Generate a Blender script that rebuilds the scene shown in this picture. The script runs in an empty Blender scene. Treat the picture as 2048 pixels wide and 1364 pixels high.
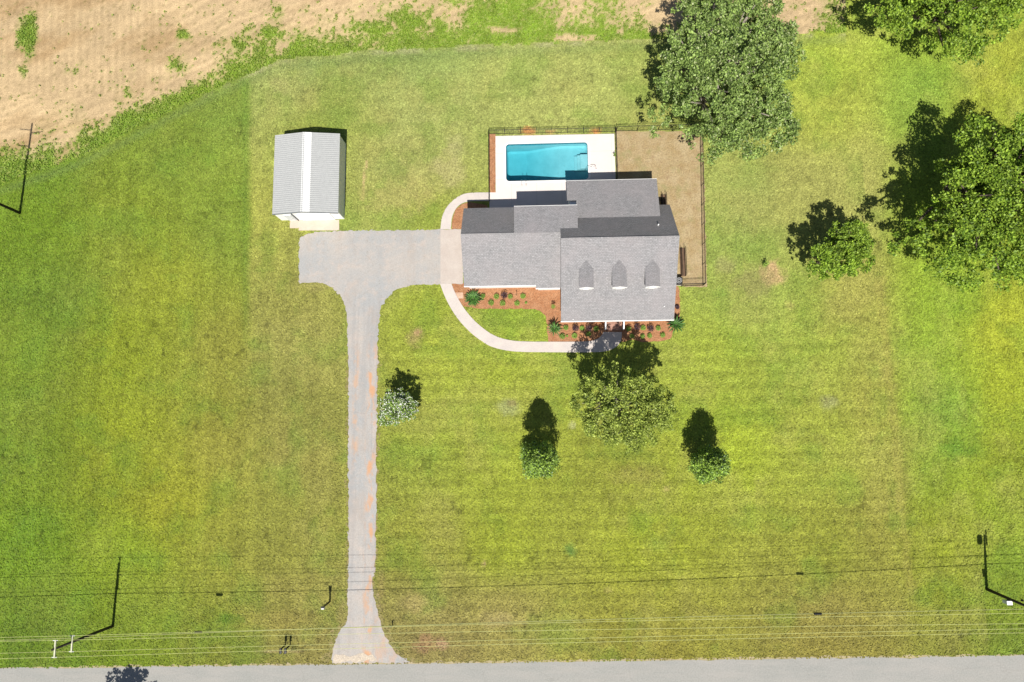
import bpy, bmesh, math, random
import numpy as np
from mathutils import Vector, Matrix
from mathutils.geometry import interpolate_bezier
random.seed(7); rng = np.random.default_rng(7)
R = math.radians
scene = bpy.context.scene
C = scene.collection

# ------------------------------------------------------------------ camera
F, H = 1365.33, 80.0
def nz(v):
    v = np.array(v, float); return v/np.linalg.norm(v)
_down = nz([(1080-1024)/F, -(850-682)/F, -1]); _Z = -_down
_Y = np.array([-.014, 1, 0.]); _Y = nz(_Y-_Z*np.dot(_Y, _Z)); _X = np.cross(_Y, _Z)
M = np.array([_X, _Y, _Z])
def P(px, py, z=0.0):
    """point at height z seen at that place of the photograph"""
    d = M @ np.array([(px-1024)/F, -(py-682)/F, -1]); t = (H-z)/-d[2]
    return float(d[0]*t), float(d[1]*t)
def Qv(x, y, z=0.0):
    w = np.stack([x, y, np.full_like(x, z-H)]); c = M.T @ w
    return 1024-F*c[0]/c[2], 682+F*c[1]/c[2]
cam_d = bpy.data.cameras.new('camera'); cam = bpy.data.objects.new('camera', cam_d); C.objects.link(cam)
cam.matrix_world = Matrix.Translation((0, 0, H)) @ Matrix([list(r) for r in M]).to_4x4()
cam_d.sensor_width = 36; cam_d.lens = F/2048*36; cam_d.clip_end = 3000; cam_d.clip_start = .5
scene.camera = cam
scene.render.resolution_x = 1024; scene.render.resolution_y = 682

# ------------------------------------------------------------------ light
EL = 57.0
world = bpy.data.worlds.new('World'); scene.world = world; world.use_nodes = True
wn = world.node_tree; bg = wn.nodes['Background']
sky = wn.nodes.new('ShaderNodeTexSky'); sky.sky_type = 'NISHITA'; sky.sun_disc = False
sky.sun_elevation = R(EL); sky.sun_rotation = R(180+1.7)
wn.links.new(sky.outputs[0], bg.inputs[0]); bg.inputs[1].default_value = 0.05
sl = bpy.data.lights.new('sun', 'SUN'); sl.energy = 4.9; sl.angle = R(0.5); sl.color = (1, .955, .88)
so = bpy.data.objects.new('sun', sl); C.objects.link(so)
so.rotation_euler = Vector((.03, 1, -math.tan(R(EL)))).to_track_quat('-Z', 'Y').to_euler(); so.location = (0, -40, 70)
scene.view_settings.view_transform = 'Standard'; scene.view_settings.look = 'None'
scene.view_settings.exposure = 0.45; scene.view_settings.gamma = 1

# ------------------------------------------------------------------ helpers
def lin(r, g, b, k=1.0):
    def f(c):
        c /= 255; return c/12.92 if c <= .04045 else ((c+.055)/1.055)**2.4
    return (f(r)*k, f(g)*k, f(b)*k, 1)
def newmat(name, rough=.8, spec=.3):
    m = bpy.data.materials.new(name); m.use_nodes = True
    b = m.node_tree.nodes['Principled BSDF']; b.inputs['Roughness'].default_value = rough
    b.inputs['Specular IOR Level'].default_value = spec
    return m, m.node_tree, b
def N(nt, t, **kw):
    n = nt.nodes.new(t)
    for k, v in kw.items(): setattr(n, k, v)
    return n
def coords(nt, scale=(1, 1, 1), rot=0):
    g = N(nt, 'ShaderNodeNewGeometry'); m = N(nt, 'ShaderNodeMapping')
    m.inputs['Scale'].default_value = scale; m.inputs['Rotation'].default_value = (0, 0, rot)
    nt.links.new(g.outputs['Position'], m.inputs[0]); return m.outputs[0]
def noise(nt, vec, scale, detail=4, rough=.6):
    n = N(nt, 'ShaderNodeTexNoise'); n.inputs['Scale'].default_value = scale
    n.inputs['Detail'].default_value = detail; n.inputs['Roughness'].default_value = rough
    nt.links.new(vec, n.inputs['Vector']); return n.outputs[0]
def maprange(nt, v, a, b, c, d):
    n = N(nt, 'ShaderNodeMapRange')
    for i, x in enumerate((a, b, c, d)): n.inputs[1+i].default_value = x
    nt.links.new(v, n.inputs[0]); return n.outputs[0]
def mul(nt, a, b):
    n = N(nt, 'ShaderNodeMath', operation='MULTIPLY')
    for i, x in enumerate((a, b)):
        if isinstance(x, (int, float)): n.inputs[i].default_value = x
        else: nt.links.new(x, n.inputs[i])
    return n.outputs[0]
def mixc(nt, fac, a, b, mode='MIX'):
    n = N(nt, 'ShaderNodeMix', data_type='RGBA', blend_type=mode)
    for i, x in ((0, fac), (6, a), (7, b)):
        if isinstance(x, (int, float)): n.inputs[i].default_value = x
        elif isinstance(x, tuple): n.inputs[i].default_value = x
        else: nt.links.new(x, n.inputs[i])
    return n.outputs[2]
def grey(nt, v):
    n = N(nt, 'ShaderNodeCombineColor')
    for i in range(3): nt.links.new(v, n.inputs[i])
    return n.outputs[0]
def bump(nt, b, h, strength=.4, dist=.05):
    n = N(nt, 'ShaderNodeBump'); n.inputs['Strength'].default_value = strength; n.inputs['Distance'].default_value = dist
    nt.links.new(h, n.inputs['Height']); nt.links.new(n.outputs[0], b.inputs['Normal'])
def speckled(name, c1, c2, s1=1.2, s2=9, lo=.75, hi=1.25, rough=.85, bmp=.3, spec=.3):
    """two tones in soft patches, multiplied by fine grain"""
    m, nt, b = newmat(name, rough, spec); v = coords(nt)
    big = maprange(nt, noise(nt, v, s1, 4), .35, .65, 0, 1)
    col = mixc(nt, big, c1, c2)
    fine = noise(nt, v, s2, 3, .7)
    col = mixc(nt, 1.0, col, grey(nt, maprange(nt, fine, .3, .7, lo, hi)), 'MULTIPLY')
    nt.links.new(col, b.inputs['Base Color'])
    if bmp: bump(nt, b, fine, bmp)
    return m
def plain(name, c, rough=.6, metal=0, spec=.4, var=.08):
    m, nt, b = newmat(name, rough, spec); v = coords(nt)
    n = maprange(nt, noise(nt, v, 3, 3), .3, .7, 1-var, 1+var)
    nt.links.new(mixc(nt, 1.0, c, grey(nt, n), 'MULTIPLY'), b.inputs['Base Color'])
    b.inputs['Metallic'].default_value = metal; return m

class MB:
    def __init__(s): s.v = []; s.f = []
    def add(s, vs, fs):
        o = len(s.v); s.v += [tuple(map(float, v)) for v in vs]; s.f += [tuple(i+o for i in f) for f in fs]; return s
    def box(s, x0, y0, z0, x1, y1, z1):
        return s.add([(x, y, z) for z in (z0, z1) for y in (y0, y1) for x in (x0, x1)],
                     [(0, 2, 3, 1), (4, 5, 7, 6), (0, 1, 5, 4), (2, 6, 7, 3), (0, 4, 6, 2), (1, 3, 7, 5)])
    def slab(s, quad, t):
        """quad of top corners, counter-clockwise from above, thickness t straight down"""
        n = len(quad); lo = [(x, y, z-t) for x, y, z in quad]
        return s.add(list(quad)+lo, [tuple(range(n)), tuple(range(2*n-1, n-1, -1))]+[(i, i+n, (i+1) % n+n, (i+1) % n) for i in range(n)])
    def profile_x(s, prof, x0, x1):
        """closed (y,z) profile drawn out along x"""
        n = len(prof)
        return s.add([(x0, y, z) for y, z in prof]+[(x1, y, z) for y, z in prof],
                     [tuple(range(n)), tuple(range(2*n-1, n-1, -1))]+[(i, i+n, (i+1) % n+n, (i+1) % n) for i in range(n)])
    def tube(s, pts, r, n=8, cap=True):
        pts = [Vector(p) for p in pts]; rs = r if isinstance(r, (list, tuple)) else [r]*len(pts); o = len(s.v)
        for i, p in enumerate(pts):
            d = (pts[min(i+1, len(pts)-1)]-pts[max(i-1, 0)]).normalized()
            a = d.orthogonal().normalized() if abs(d.z) > .9 else d.cross(Vector((0, 0, 1))).normalized(); b = d.cross(a)
            for k in range(n):
                q = p+(a*math.cos(2*math.pi*k/n)+b*math.sin(2*math.pi*k/n))*rs[i]; s.v.append(tuple(q))
        for i in range(len(pts)-1):
            for k in range(n):
                k2 = (k+1) % n; s.f.append((o+i*n+k, o+i*n+k2, o+(i+1)*n+k2, o+(i+1)*n+k))
        if cap: s.f.append(tuple(o+k for k in range(n))[::-1]); s.f.append(tuple(o+(len(pts)-1)*n+k for k in range(n)))
        return s
    def build(s, name, m, parent=None, smooth=False):
        me = bpy.data.meshes.new(name); me.from_pydata(s.v, [], s.f)
        bm = bmesh.new(); bm.from_mesh(me); bmesh.ops.recalc_face_normals(bm, faces=bm.faces); bm.to_mesh(me); bm.free()
        me.materials.append(m)
        if smooth: me.polygons.foreach_set('use_smooth', [True]*len(me.polygons))
        o = bpy.data.objects.new(name, me); C.objects.link(o); 
        if parent is not None: setparent(o, parent)
        return o
def setparent(o, p):
    o.parent = p
    top = p
    off = Vector((0, 0, 0)); q = p
    while q is not None: off += q.location; q = q.parent
    # meshes are written in world coordinates: shift them back by the parents' locations
    if o.type == 'MESH' and not o.get('_local'):
        o.data.transform(Matrix.Translation(-off))
def tag(o, label=None, cat=None, group=None, kind=None):
    if label: o['label'] = label
    if cat: o['category'] = cat
    if group: o['group'] = group
    if kind: o['kind'] = kind
    return o
def thing(name, label, cat, loc=(0, 0, 0), group=None):
    o = bpy.data.objects.new(name, None); C.objects.link(o); o.location = loc; o.empty_display_size = .3
    return tag(o, label, cat, group)
def quadmesh(name, V, m, parent=None, col=None):
    """V: (n,4,3) array of quads in world coordinates"""
    n = len(V); me = bpy.data.meshes.new(name)
    me.vertices.add(4*n); me.vertices.foreach_set('co', V.reshape(-1).astype(np.float32))
    me.loops.add(4*n); me.loops.foreach_set('vertex_index', np.arange(4*n, dtype=np.int32))
    me.polygons.add(n); me.polygons.foreach_set('loop_start', np.arange(0, 4*n, 4, dtype=np.int32))
    me.polygons.foreach_set('loop_total', np.full(n, 4, dtype=np.int32))
    me.update(calc_edges=True); me.materials.append(m)
    if col is not None:
        a = me.color_attributes.new('Col', 'FLOAT_COLOR', 'CORNER')
        a.data.foreach_set('color', np.repeat(col, 4, axis=0).astype(np.float32).reshape(-1))
    o = bpy.data.objects.new(name, me); C.objects.link(o)
    if parent is not None: setparent(o, parent)
    return o
def catmull(pts, n=8, closed=False):
    out = []; k = len(pts)
    for i in range(k if closed else k-1):
        p = [np.array(pts[j % k] if closed else pts[min(max(j, 0), k-1)], float) for j in (i-1, i, i+1, i+2)]
        for t in np.arange(n)/n:
            out.append(tuple(.5*((2*p[1])+(-p[0]+p[2])*t+(2*p[0]-5*p[1]+4*p[2]-p[3])*t*t+(-p[0]+3*p[1]-3*p[2]+p[3])*t**3)))
    if not closed: out.append(tuple(pts[-1]))
    return out
OUT = []
def flat(name, outer, z, m, holes=(), thick=.0, rag=0, kind='structure', seg=None):
    """sheet with the given outline at height z, its sides going down by thick"""
    if name not in ('road_shoulder', 'driveway_edge'): OUT.append(list(outer))
    bm = bmesh.new(); loops = []
    for lp in [outer]+list(holes):
        if seg:
            q = []
            for i, a in enumerate(lp):
                b = lp[(i+1) % len(lp)]; d = math.dist(a, b); k = max(1, int(d/seg))
                q += [(a[0]+(b[0]-a[0])*t/k, a[1]+(b[1]-a[1])*t/k) for t in range(k)]
            lp = q
        if rag: lp = [(x+random.gauss(0, rag), y+random.gauss(0, rag)) for x, y in lp]
        vs = [bm.verts.new((x, y, z)) for x, y in lp]
        es = [bm.edges.new((vs[i], vs[(i+1) % len(vs)])) for i in range(len(vs))]; loops.append((vs, es))
    es = [e for l in loops for e in l[1]]
    bmesh.ops.triangle_fill(bm, use_beauty=True, use_dissolve=False, edges=es)
    bmesh.ops.recalc_face_normals(bm, faces=bm.faces)
    for f in bm.faces:
        if f.normal.z < 0: f.normal_flip()
    if thick:
        for vs, _ in loops:
            lo = [bm.verts.new((v.co.x, v.co.y, z-thick)) for v in vs]
            for i in range(len(vs)):
                j = (i+1) % len(vs); bm.faces.new((vs[i], lo[i], lo[j], vs[j]))
    me = bpy.data.meshes.new(name); bm.to_mesh(me); bm.free(); me.materials.append(m)
    o = bpy.data.objects.new(name, me); C.objects.link(o)
    if kind: o['kind'] = kind
    return o
def vnoise(x, y, s, seed):
    """smooth value noise, 0..1, feature size s metres"""
    g = np.random.default_rng(seed).random((256, 256)); u = x/s+500.3; v = y/s+500.7
    i = np.floor(u).astype(int); j = np.floor(v).astype(int); fu = u-i; fv = v-j
    fu = fu*fu*(3-2*fu); fv = fv*fv*(3-2*fv); i %= 255; j %= 255
    return (g[i, j]*(1-fu)+g[i+1, j]*fu)*(1-fv)+(g[i, j+1]*(1-fu)+g[i+1, j+1]*fu)*fv
def fbm(x, y, s, seed, o=4):
    t = 0; a = 1; w = 0
    for k in range(o): t = t+a*vnoise(x, y, s/2**k, seed+k); w += a; a *= .55
    return t/w
def slin(c):
    c = np.asarray(c, float)/255; return np.where(c <= .04045, c/12.92, ((c+.055)/1.055)**2.4)
ALB = .625     # photograph tone -> surface colour, for the ground

# ------------------------------------------------------------------ ground and field
def axis(a, b, step, far):
    fine = np.arange(a, b+step/2, step); out = [b+step*1.0*(1.35**k-1)*3 for k in range(1, 20)]
    out = [v for v in out if v < far]+[far]
    return np.concatenate([[-abs(v-b)+a for v in out][::-1], fine, out])
gx = axis(-80, 70, .3, 900); gy = axis(-36, 62, .3, 900)
X, Y = np.meshgrid(gx, gy); PX, PY = Qv(X.ravel(), Y.ravel()); PX = PX.reshape(X.shape); PY = PY.reshape(X.shape)
left = [(60,200,110,150,50),(60,450,103,140,34),(250,450,124,150,44),(450,450,117,146,48),(450,200,122,152,58),(350,300,120,150,50),(60,700,112,143,42),(250,700,132,154,40),(450,700,140,150,58),
 (60,900,108,140,38),(250,900,134,154,38),(450,900,143,150,58),(60,1100,103,143,33),(250,1100,122,152,38),(450,1100,138,149,54),(60,1270,94,130,34),(250,1270,108,140,34),(450,1260,120,138,46),(100,600,100,136,40),(330,560,140,158,48),(330,1000,146,158,44)]
mid = [(600,120,150,165,92),(600,200,168,172,96),(850,120,146,164,84),(1100,120,166,175,92),(850,200,166,173,95),(1100,200,174,179,96),(620,240,160,172,70),(520,450,170,172,78),(750,450,164,172,84),(820,350,172,170,98),(850,430,158,168,68),
 (1480,420,163,170,90),(1650,120,170,188,68),(1650,220,178,186,76),(1600,370,168,168,88),(1720,380,176,176,92),(1450,480,152,170,78),(1500,600,158,174,78),(600,600,160,158,76),(600,700,156,156,76),(640,800,150,150,70),(850,620,158,170,60),(850,700,165,174,64),(1000,720,160,172,58),(1000,640,156,176,62),
 (1450,700,164,178,64),(1650,700,166,178,70),(1730,600,172,170,80),(600,900,155,150,74),(540,1000,152,154,66),(850,900,150,162,60),(1000,900,156,168,55),(1250,940,150,156,58),(1450,900,165,181,54),(1650,900,162,172,64),(600,1100,150,150,65),(850,1100,152,156,58),
 (1000,1100,154,165,50),(1300,1100,156,166,50),(1650,1100,154,160,58),(600,1230,150,146,70),(640,1280,152,142,76),(850,1230,158,150,80),(870,1285,140,124,74),(1000,1230,162,152,80),(1300,1220,152,152,60),(1300,1290,148,140,58),(1650,1230,152,144,70),(1650,1290,146,136,62),(1770,1050,160,158,68),(1770,800,168,166,74)]
right = [(1750,60,150,184,58),(1850,60,148,184,55),(2000,160,168,184,60),(1830,180,140,180,62),(2020,220,154,180,56),(1900,600,140,178,50),(1850,700,144,180,54),(2000,650,165,182,50),(1850,900,138,172,50),(2000,900,142,166,46),(2000,780,158,180,46),(1900,1100,150,172,46),(2020,1050,138,170,44),(1880,1200,140,160,46),(2000,1200,126,156,44),(1900,1280,128,142,50),(2020,1290,112,144,44),(1900,820,120,166,52)]
def idw(pts):
    a = np.array(pts, float)
    if pts is left: a[:, 2] += 12; a[:, 3] += 3; a[:, 4] += 4
    if pts is right: a[:, 2] += 7; a[:, 3] -= 4; a[:, 4] += 4
    num = np.zeros(X.shape+(3,)); den = np.zeros(X.shape)
    for px, py, r, g, b in a:
        w = 1/((PX-px)**2+(PY-py)**2+50**2)**1.7; den += w; num += w[..., None]*slin((r, g, b))
    return num/den[..., None]
wob = (fbm(X, Y, 3, 11)-.5)
fl = 1/(1+np.exp(-(PX-499-14*wob-.0*PY)/np.interp(PY, [0, 620, 760, 900], [2.5, 3, 14, 26])))
fr = 1/(1+np.exp(-(PX-(1752+.06*PY)-30*wob)/17))
col = idw(left)*(1-fl)[..., None]+idw(mid)*fl[..., None]; col = col*(1-fr)[..., None]+idw(right)*fr[..., None]
wn_ = np.random.default_rng(5).random(X.shape); n1 = fbm(X, Y, 9, 21, 5); n2 = fbm(X, Y, 2.2, 31, 4); n3 = fbm(X, Y, .9, 41, 2)
col *= (1+.22*(n1-.5)+.26*(n2-.5)+.28*(n3-.5)+.34*(wn_-.5))[..., None]; col[..., 2] *= 1.12; col[..., 0] *= .985; col[..., 1] *= 1.0
bd = np.clip(1-np.abs(PX-491)/13, 0, 1)*(PX < 502)*np.interp(PY, [130, 170, 620, 720], [0, 1, 1, 0]); col = col*(1-.3*bd[..., None])+slin((96, 138, 50))*(.3*bd[..., None])
b2 = 1/(1+np.exp((PX-207-4*wob)/2.5))*np.interp(PY, [560, 680, 1000, 1100], [0, 1, 1, 0]); col *= (1-.13*b2*np.clip(1-(207-PX)/160, 0, 1))[..., None]
# drier, tanner patches; mowing lines
dry = np.clip((fbm(X, Y, 5, 51, 6)-.52)*5, 0, 1)*.26*(.3+.7*fl)*(.6+.8*wn_)
col = col*(1-dry[..., None])+slin((182, 176, 100))*dry[..., None]
lush = np.clip((fbm(X, Y, 4, 151, 6)-.54)*5, 0, 1)*.36
col = col*(1-lush[..., None])+slin((112, 150, 52))*lush[..., None]
stripe = np.sin(Y*2*math.pi/1.55+.8*np.sin(X*.05)+3*(n1-.5))*(PX > 780)*np.interp(PY, [560, 700, 1250, 1300], [0, 1, 1, .3])*(1-fr)
stripe = stripe*.085+np.sin(X*2*math.pi/2.9+.9*np.sin(Y*.05)+2*(n1-.5))*.05*(PX < 690)*(PY > 330)+np.sin(X*2*math.pi/2.6+2*(n1-.5))*.045*(fr > .5)+np.sin(Y*2*math.pi/1.7+1.5*(n1-.5))*.03*(PY < 430)*(fr < .5)*(fl > .5)
col *= (1+stripe)[..., None]
def patch(px, py, rx, ry, c, k, seed=3, edge=.6):
    global col
    d = np.sqrt(((PX-px)/rx)**2+((PY-py)/ry)**2)+(fbm(X, Y, 1.0, seed+60, 4)-.5)*1.2
    w = np.clip((1-d)/edge, 0, 1)*k; col = col*(1-w[..., None])+slin(c)*w[..., None]
for a in [(1545,545,34,26,(222,180,140),.75),(1510,565,60,38,(150,145,92),.6),(1450,530,28,22,(170,165,110),.5),(832,672,22,26,(170,150,100),.7),(835,665,8,9,(196,160,120),.7),(1020,812,26,20,(166,172,120),.6),(1024,806,12,9,(140,125,80),.6),
          (1655,803,24,20,(170,172,120),.6),(1652,800,10,8,(120,120,70),.7),(969,1128,7,9,(215,190,130),.7),(1332,868,7,6,(200,180,120),.0),(1330,978,10,7,(190,175,110),.7),(1140,1100,17,20,(92,138,66),.75),(855,1285,34,20,(170,130,100),.65),(1000,1238,48,22,(180,165,110),.55),
          (828,1205,34,22,(190,172,112),.4),(590,1175,90,40,(165,158,84),.35),(560,1240,110,24,(170,155,84),.35),(460,1238,30,14,(84,126,34),.6),(330,180,30,30,(150,160,110),.0),(800,390,80,44,(190,178,112),.5),(900,340,40,44,(196,186,130),.5),(910,295,26,30,(190,184,130),.4),(655,230,60,22,(130,150,70),.5),
          (560,175,22,20,(190,180,120),.3),(1215,1180,14,9,(190,175,110),.5),(1280,950,70,24,(160,150,84),.4),(745,930,10,60,(160,140,90),.35),(762,1190,12,60,(158,142,90),.5),(684,1230,12,50,(168,152,98),.5),(760,330,46,30,(150,160,90),.4),(1915,900,44,24,(104,150,50),.5),(1440,585,26,16,(120,160,60),.4),(1145,850,8,8,(205,205,150),.5),(1500,350,60,50,(150,166,84),.4),(640,570,60,14,(176,166,104),.35),
          (560,1302,60,5,(176,158,112),.6),(1580,610,14,10,(190,172,110),.4),(880,1290,18,12,(196,150,128),.5),(1056,262,16,9,(228,160,100),.9),(1190,263,18,10,(228,156,96),.9),(1100,263,12,6,(214,170,110),.7)]:
    patch(*a, seed=int(a[0]))
# faint wheel tracks and worn streak by the shed
for (ax, ay), (bx, by), wd, cc, kk in [((733,322),(726,372),2.5,(214,188,136),.7),((728,372),(724,400),3,(205,180,124),.5),((1760,560),(1820,1180),10,(178,164,90),.3),((880,900),(1100,1010),2,(110,140,50),.0)]:
    t = np.clip(((PX-ax)*(bx-ax)+(PY-ay)*(by-ay))/((bx-ax)**2+(by-ay)**2), 0, 1); d = np.hypot(PX-ax-t*(bx-ax), PY-ay-t*(by-ay))
    w = np.clip(1.4-d/wd+(n3-.5)*2, 0, 1)*kk; col = col*(1-w[..., None])+slin(cc)*w[..., None]
# dark scattered weeds in the front lawn
sp = np.clip((fbm(X, Y, .9, 171, 2)-.74)*9, 0, 1)*np.clip((fbm(X, Y, 10, 181, 3)-.46)*6, 0, 1)
col *= (1-.4*sp)[..., None]
# edge of the ploughed field: curve in the photograph, then straight along the top
fx = [-400, 0, 60, 150, 250, 350, 430, 500, 560, 700, 860, 1000, 1200, 1320, 1560, 1690, 1700, 1704]; fy = [420, 368, 348, 318, 270, 216, 178, 146, 120, 104, 98, 90, 82, 76, 72, 66, -300, -900]
eY = np.interp(PX, fx, fy)
inside = (PY < eY+5*(n3-.5)+10*(n2-.5)) & (PX < 1698+10*(n2-.5))
dist = eY-PY
# weeds: thick near the lawn, petering out in the sand
wth = np.interp(PX, [-200, 0, 100, 200, 330, 420, 480, 560, 700, 850, 1000, 1200, 1400, 1560, 1700], [60, 66, 66, 56, 40, 56, 74, 72, 66, 100, 150, 150, 120, 50, 70])
wm = 1.12-dist/wth+(fbm(X, Y, 4.5, 71, 5)-.5)*2.3
wm = np.maximum(wm, (fbm(X, Y, 3.2, 81, 5)-.66)*5.0*np.clip(1.2-dist/230, 0, 1))
for px, py, rx, ry, k in [(55,70,22,55,1.1),(45,60,16,30,1),(370,72,24,14,.9),(355,130,26,20,.8),(110,300,60,20,.5),(1000,20,120,40,.7),(840,40,90,44,.7),(1650,20,40,30,.3),(45,145,10,14,.7),(545,68,30,26,.9),(880,95,10,8,1),(480,95,40,24,.5),(760,60,70,40,.6)]:
    wm = np.maximum(wm, k*(1.25-np.sqrt(((PX-px)/rx)**2+((PY-py)/ry)**2))+(fbm(X, Y, 1.6, 91, 4)-.5)*1.6)
bare = np.zeros_like(X)
for px, py, rx, ry in [(1590,30,60,50),(1330,30,40,40),(1000,62,40,12),(1140,78,60,10)]: bare = np.maximum(bare, np.clip(1.3-np.sqrt(((PX-px)/rx)**2+((PY-py)/ry)**2), 0, 1))
wm = np.clip((wm-bare*1.1)*1.1, 0, 1)*.92
wm = np.maximum(wm, np.clip(1.15-dist/190, .12, 1)*.34*np.clip((n2-.42)*5, 0, 1))
fine = vnoise(X, Y, .45, 99)
dens = np.clip(wm*1.1-.15, 0, 1); wm = np.clip((wm-(.22+.42*fine+.62*(wn_-.35)))*3.5+.3, 0, 1)*(wm > .03); wm = np.maximum(wm, .55*(wn_ > .975)*(n2 > .4)*np.clip(1.4-dist/260, .25, 1))
sand = slin((224, 196, 152))*(1+.30*(fbm(X, Y, 12, 101, 4)-.5)+.25*(fbm(X, Y, 1.6, 111, 3)-.5))[..., None]
fur = np.where((PX < 330) & (PY < 190), np.sin((X+Y*.06)*2*math.pi/.95), np.sin((X*.42-Y+.6*n1*4)*2*math.pi/1.25))
sand *= (1+.08*fur)[..., None]
brn = np.clip((fbm(X*.55+Y*.5, (Y-.5*X)*1.6, 7, 121, 5)-.5)*5, 0, 1)*np.clip(1.3-PX/800, .15, 1)*.55
sand = sand*(1-brn[..., None])+slin((178, 142, 96))*brn[..., None]
weed = slin((136, 176, 48))*(1+.6*(n3-.5)+.4*(n2-.5))[..., None]
weedL = slin((112, 160, 56)); wmix = np.clip(1-PX/420, 0, 1)[..., None]*.7; weed = weed*(1-wmix)+weedL*wmix
streak = fbm(X*.9+Y*.45, (Y*.9-X*.45)*5, 5, 191, 5); sand *= (1+.34*(streak-.5)+.16*(wn_-.5))[..., None]
dots = ((wn_ > .93) & (fbm(X, Y, 5, 201, 3) > .5))[..., None]*.45; sand = sand*(1-dots)+slin((120, 110, 62))*dots
wc = (.5*wm+.5*dens)[..., None]; fieldcol = sand*(1-wc)+weed*wc
# pale thatch line between lawn and field
th = np.clip(1-np.abs(dist+3)/9, 0, 1)*np.clip((fbm(X, Y, 2, 131, 3)-.35)*3, 0, 1)*.6*(PX > 380)
gc = col*(1-th[..., None])+slin((186, 180, 140))*th[..., None]
dk = np.clip(1-np.abs(dist+14)/14, 0, 1)*.4; gc = gc*(1-dk[..., None])+slin((118, 140, 82))*dk[..., None]
fieldcol = fieldcol*(1-.6*th[..., None])+slin((204, 188, 150))*(.6*th[..., None])
gc = np.clip(gc*ALB, .004, .9); fieldcol = np.clip(fieldcol*.585, .004, .9)
vi = np.arange(X.size).reshape(X.shape)
quads = np.stack([vi[:-1, :-1], vi[:-1, 1:], vi[1:, 1:], vi[1:, :-1]], -1).reshape(-1, 4)
cxm = .5*(X[:-1, :-1]+X[1:, 1:]).ravel(); cym = .5*(Y[:-1, :-1]+Y[1:, 1:]).ravel()
inq = inside.ravel()[quads[:, 0]] & (np.abs(cxm) < 880)
pool = (cxm > -4.6) & (cxm < 7.2) & (cym > 28.6) & (cym < 35.0)
def gridobj(name, q, colr, m):
    u, inv = np.unique(q, return_inverse=True); inv = inv.reshape(q.shape)
    me = bpy.data.meshes.new(name); co = np.stack([X.ravel()[u], Y.ravel()[u], np.zeros(len(u))], 1)
    me.vertices.add(len(u)); me.vertices.foreach_set('co', co.astype(np.float32).reshape(-1))
    me.loops.add(q.size); me.loops.foreach_set('vertex_index', inv.astype(np.int32).reshape(-1))
    me.polygons.add(len(q)); me.polygons.foreach_set('loop_start', np.arange(0, q.size, 4, dtype=np.int32)); me.polygons.foreach_set('loop_total', np.full(len(q), 4, dtype=np.int32))
    me.update(calc_edges=True); me.materials.append(m)
    a = me.color_attributes.new('Col', 'FLOAT_COLOR', 'POINT'); c4 = np.ones((len(u), 4)); c4[:, :3] = colr.reshape(-1, 3)[u]
    a.data.foreach_set('color', c4.astype(np.float32).reshape(-1))
    o = bpy.data.objects.new(name, me); C.objects.link(o); o['kind'] = 'structure'; return o
def groundmat(name, s, lo, hi, bm_):
    m, nt, b = newmat(name, .95, .1); v = coords(nt); a = N(nt, 'ShaderNodeVertexColor', layer_name='Col')
    f1 = noise(nt, v, s, 5, .75); f2 = noise(nt, v, s*.28, 4, .65)
    c = mixc(nt, 1.0, a.outputs[0], grey(nt, maprange(nt, f1, .38, .62, lo, hi)), 'MULTIPLY')
    c = mixc(nt, 1.0, c, grey(nt, maprange(nt, f2, .3, .7, .88, 1.12)), 'MULTIPLY')
    # hue wander, blade to blade
    f3 = noise(nt, v, s*.7, 3, .7)
    c = mixc(nt, maprange(nt, f3, .45, .7, 0, .16), c, lin(196, 186, 110, ALB) if 'lawn' in name else lin(150, 116, 76, ALB))
    nt.links.new(c, b.inputs['Base Color']); bump(nt, b, f1, bm_, .08); return m
m_lawn = groundmat('lawn_grass', 5, .62, 1.38, .6); m_field = groundmat('field_soil', 7, .76, 1.22, .5)
gridobj('ground', quads[~inq & ~pool], gc, m_lawn)
gridobj('field', quads[inq], fieldcol, m_field)

# weeds standing in the field: uncountable leaf clumps
def leafquads(c, size, up=.5, aspect=.55, r=rng):
    n = len(c); nrm = r.normal(size=(n, 3)); nrm[:, 2] = np.abs(nrm[:, 2])+up; nrm /= np.linalg.norm(nrm, axis=1)[:, None]
    t = np.cross(nrm, r.normal(size=(n, 3))); t /= np.linalg.norm(t, axis=1)[:, None]; b = np.cross(nrm, t)
    s = (size*(.6+.8*r.random(n)))[:, None]; a = s*aspect
    return np.stack([c-t*s*.5, c+b*a*.5-t*s*.05, c+t*s*.5, c-b*a*.5-t*s*.05], 1)
def leafmat(name, c1, c2, c3=None, f3=.0, trans=.25):
    m, nt, b = newmat(name, .55, .35); g = N(nt, 'ShaderNodeNewGeometry')
    col_ = mixc(nt, g.outputs['Random Per Island'], c1, c2)
    v = coords(nt); col_ = mixc(nt, 1.0, col_, grey(nt, maprange(nt, noise(nt, v, .7, 3), .3, .7, .7, 1.3)), 'MULTIPLY')
    if c3:
        w = N(nt, 'ShaderNodeTexWhiteNoise', noise_dimensions='1D'); nt.links.new(g.outputs['Random Per Island'], w.inputs['W'])
        cmpn = N(nt, 'ShaderNodeMath', operation='LESS_THAN'); nt.links.new(w.outputs[0], cmpn.inputs[0]); cmpn.inputs[1].default_value = f3
        col_ = mixc(nt, cmpn.outputs[0], col_, c3)
    nt.links.new(col_, b.inputs['Base Color'])
    tr = N(nt, 'ShaderNodeBsdfTranslucent'); mx = N(nt, 'ShaderNodeMixShader'); mx.inputs[0].default_value = trans
    nt.links.new(col_, tr.inputs[0]); nt.links.new(b.outputs[0], mx.inputs[1]); nt.links.new(tr.outputs[0], mx.inputs[2])
    nt.links.new(mx.outputs[0], nt.nodes['Material Output'].inputs[0]); return m
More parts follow.
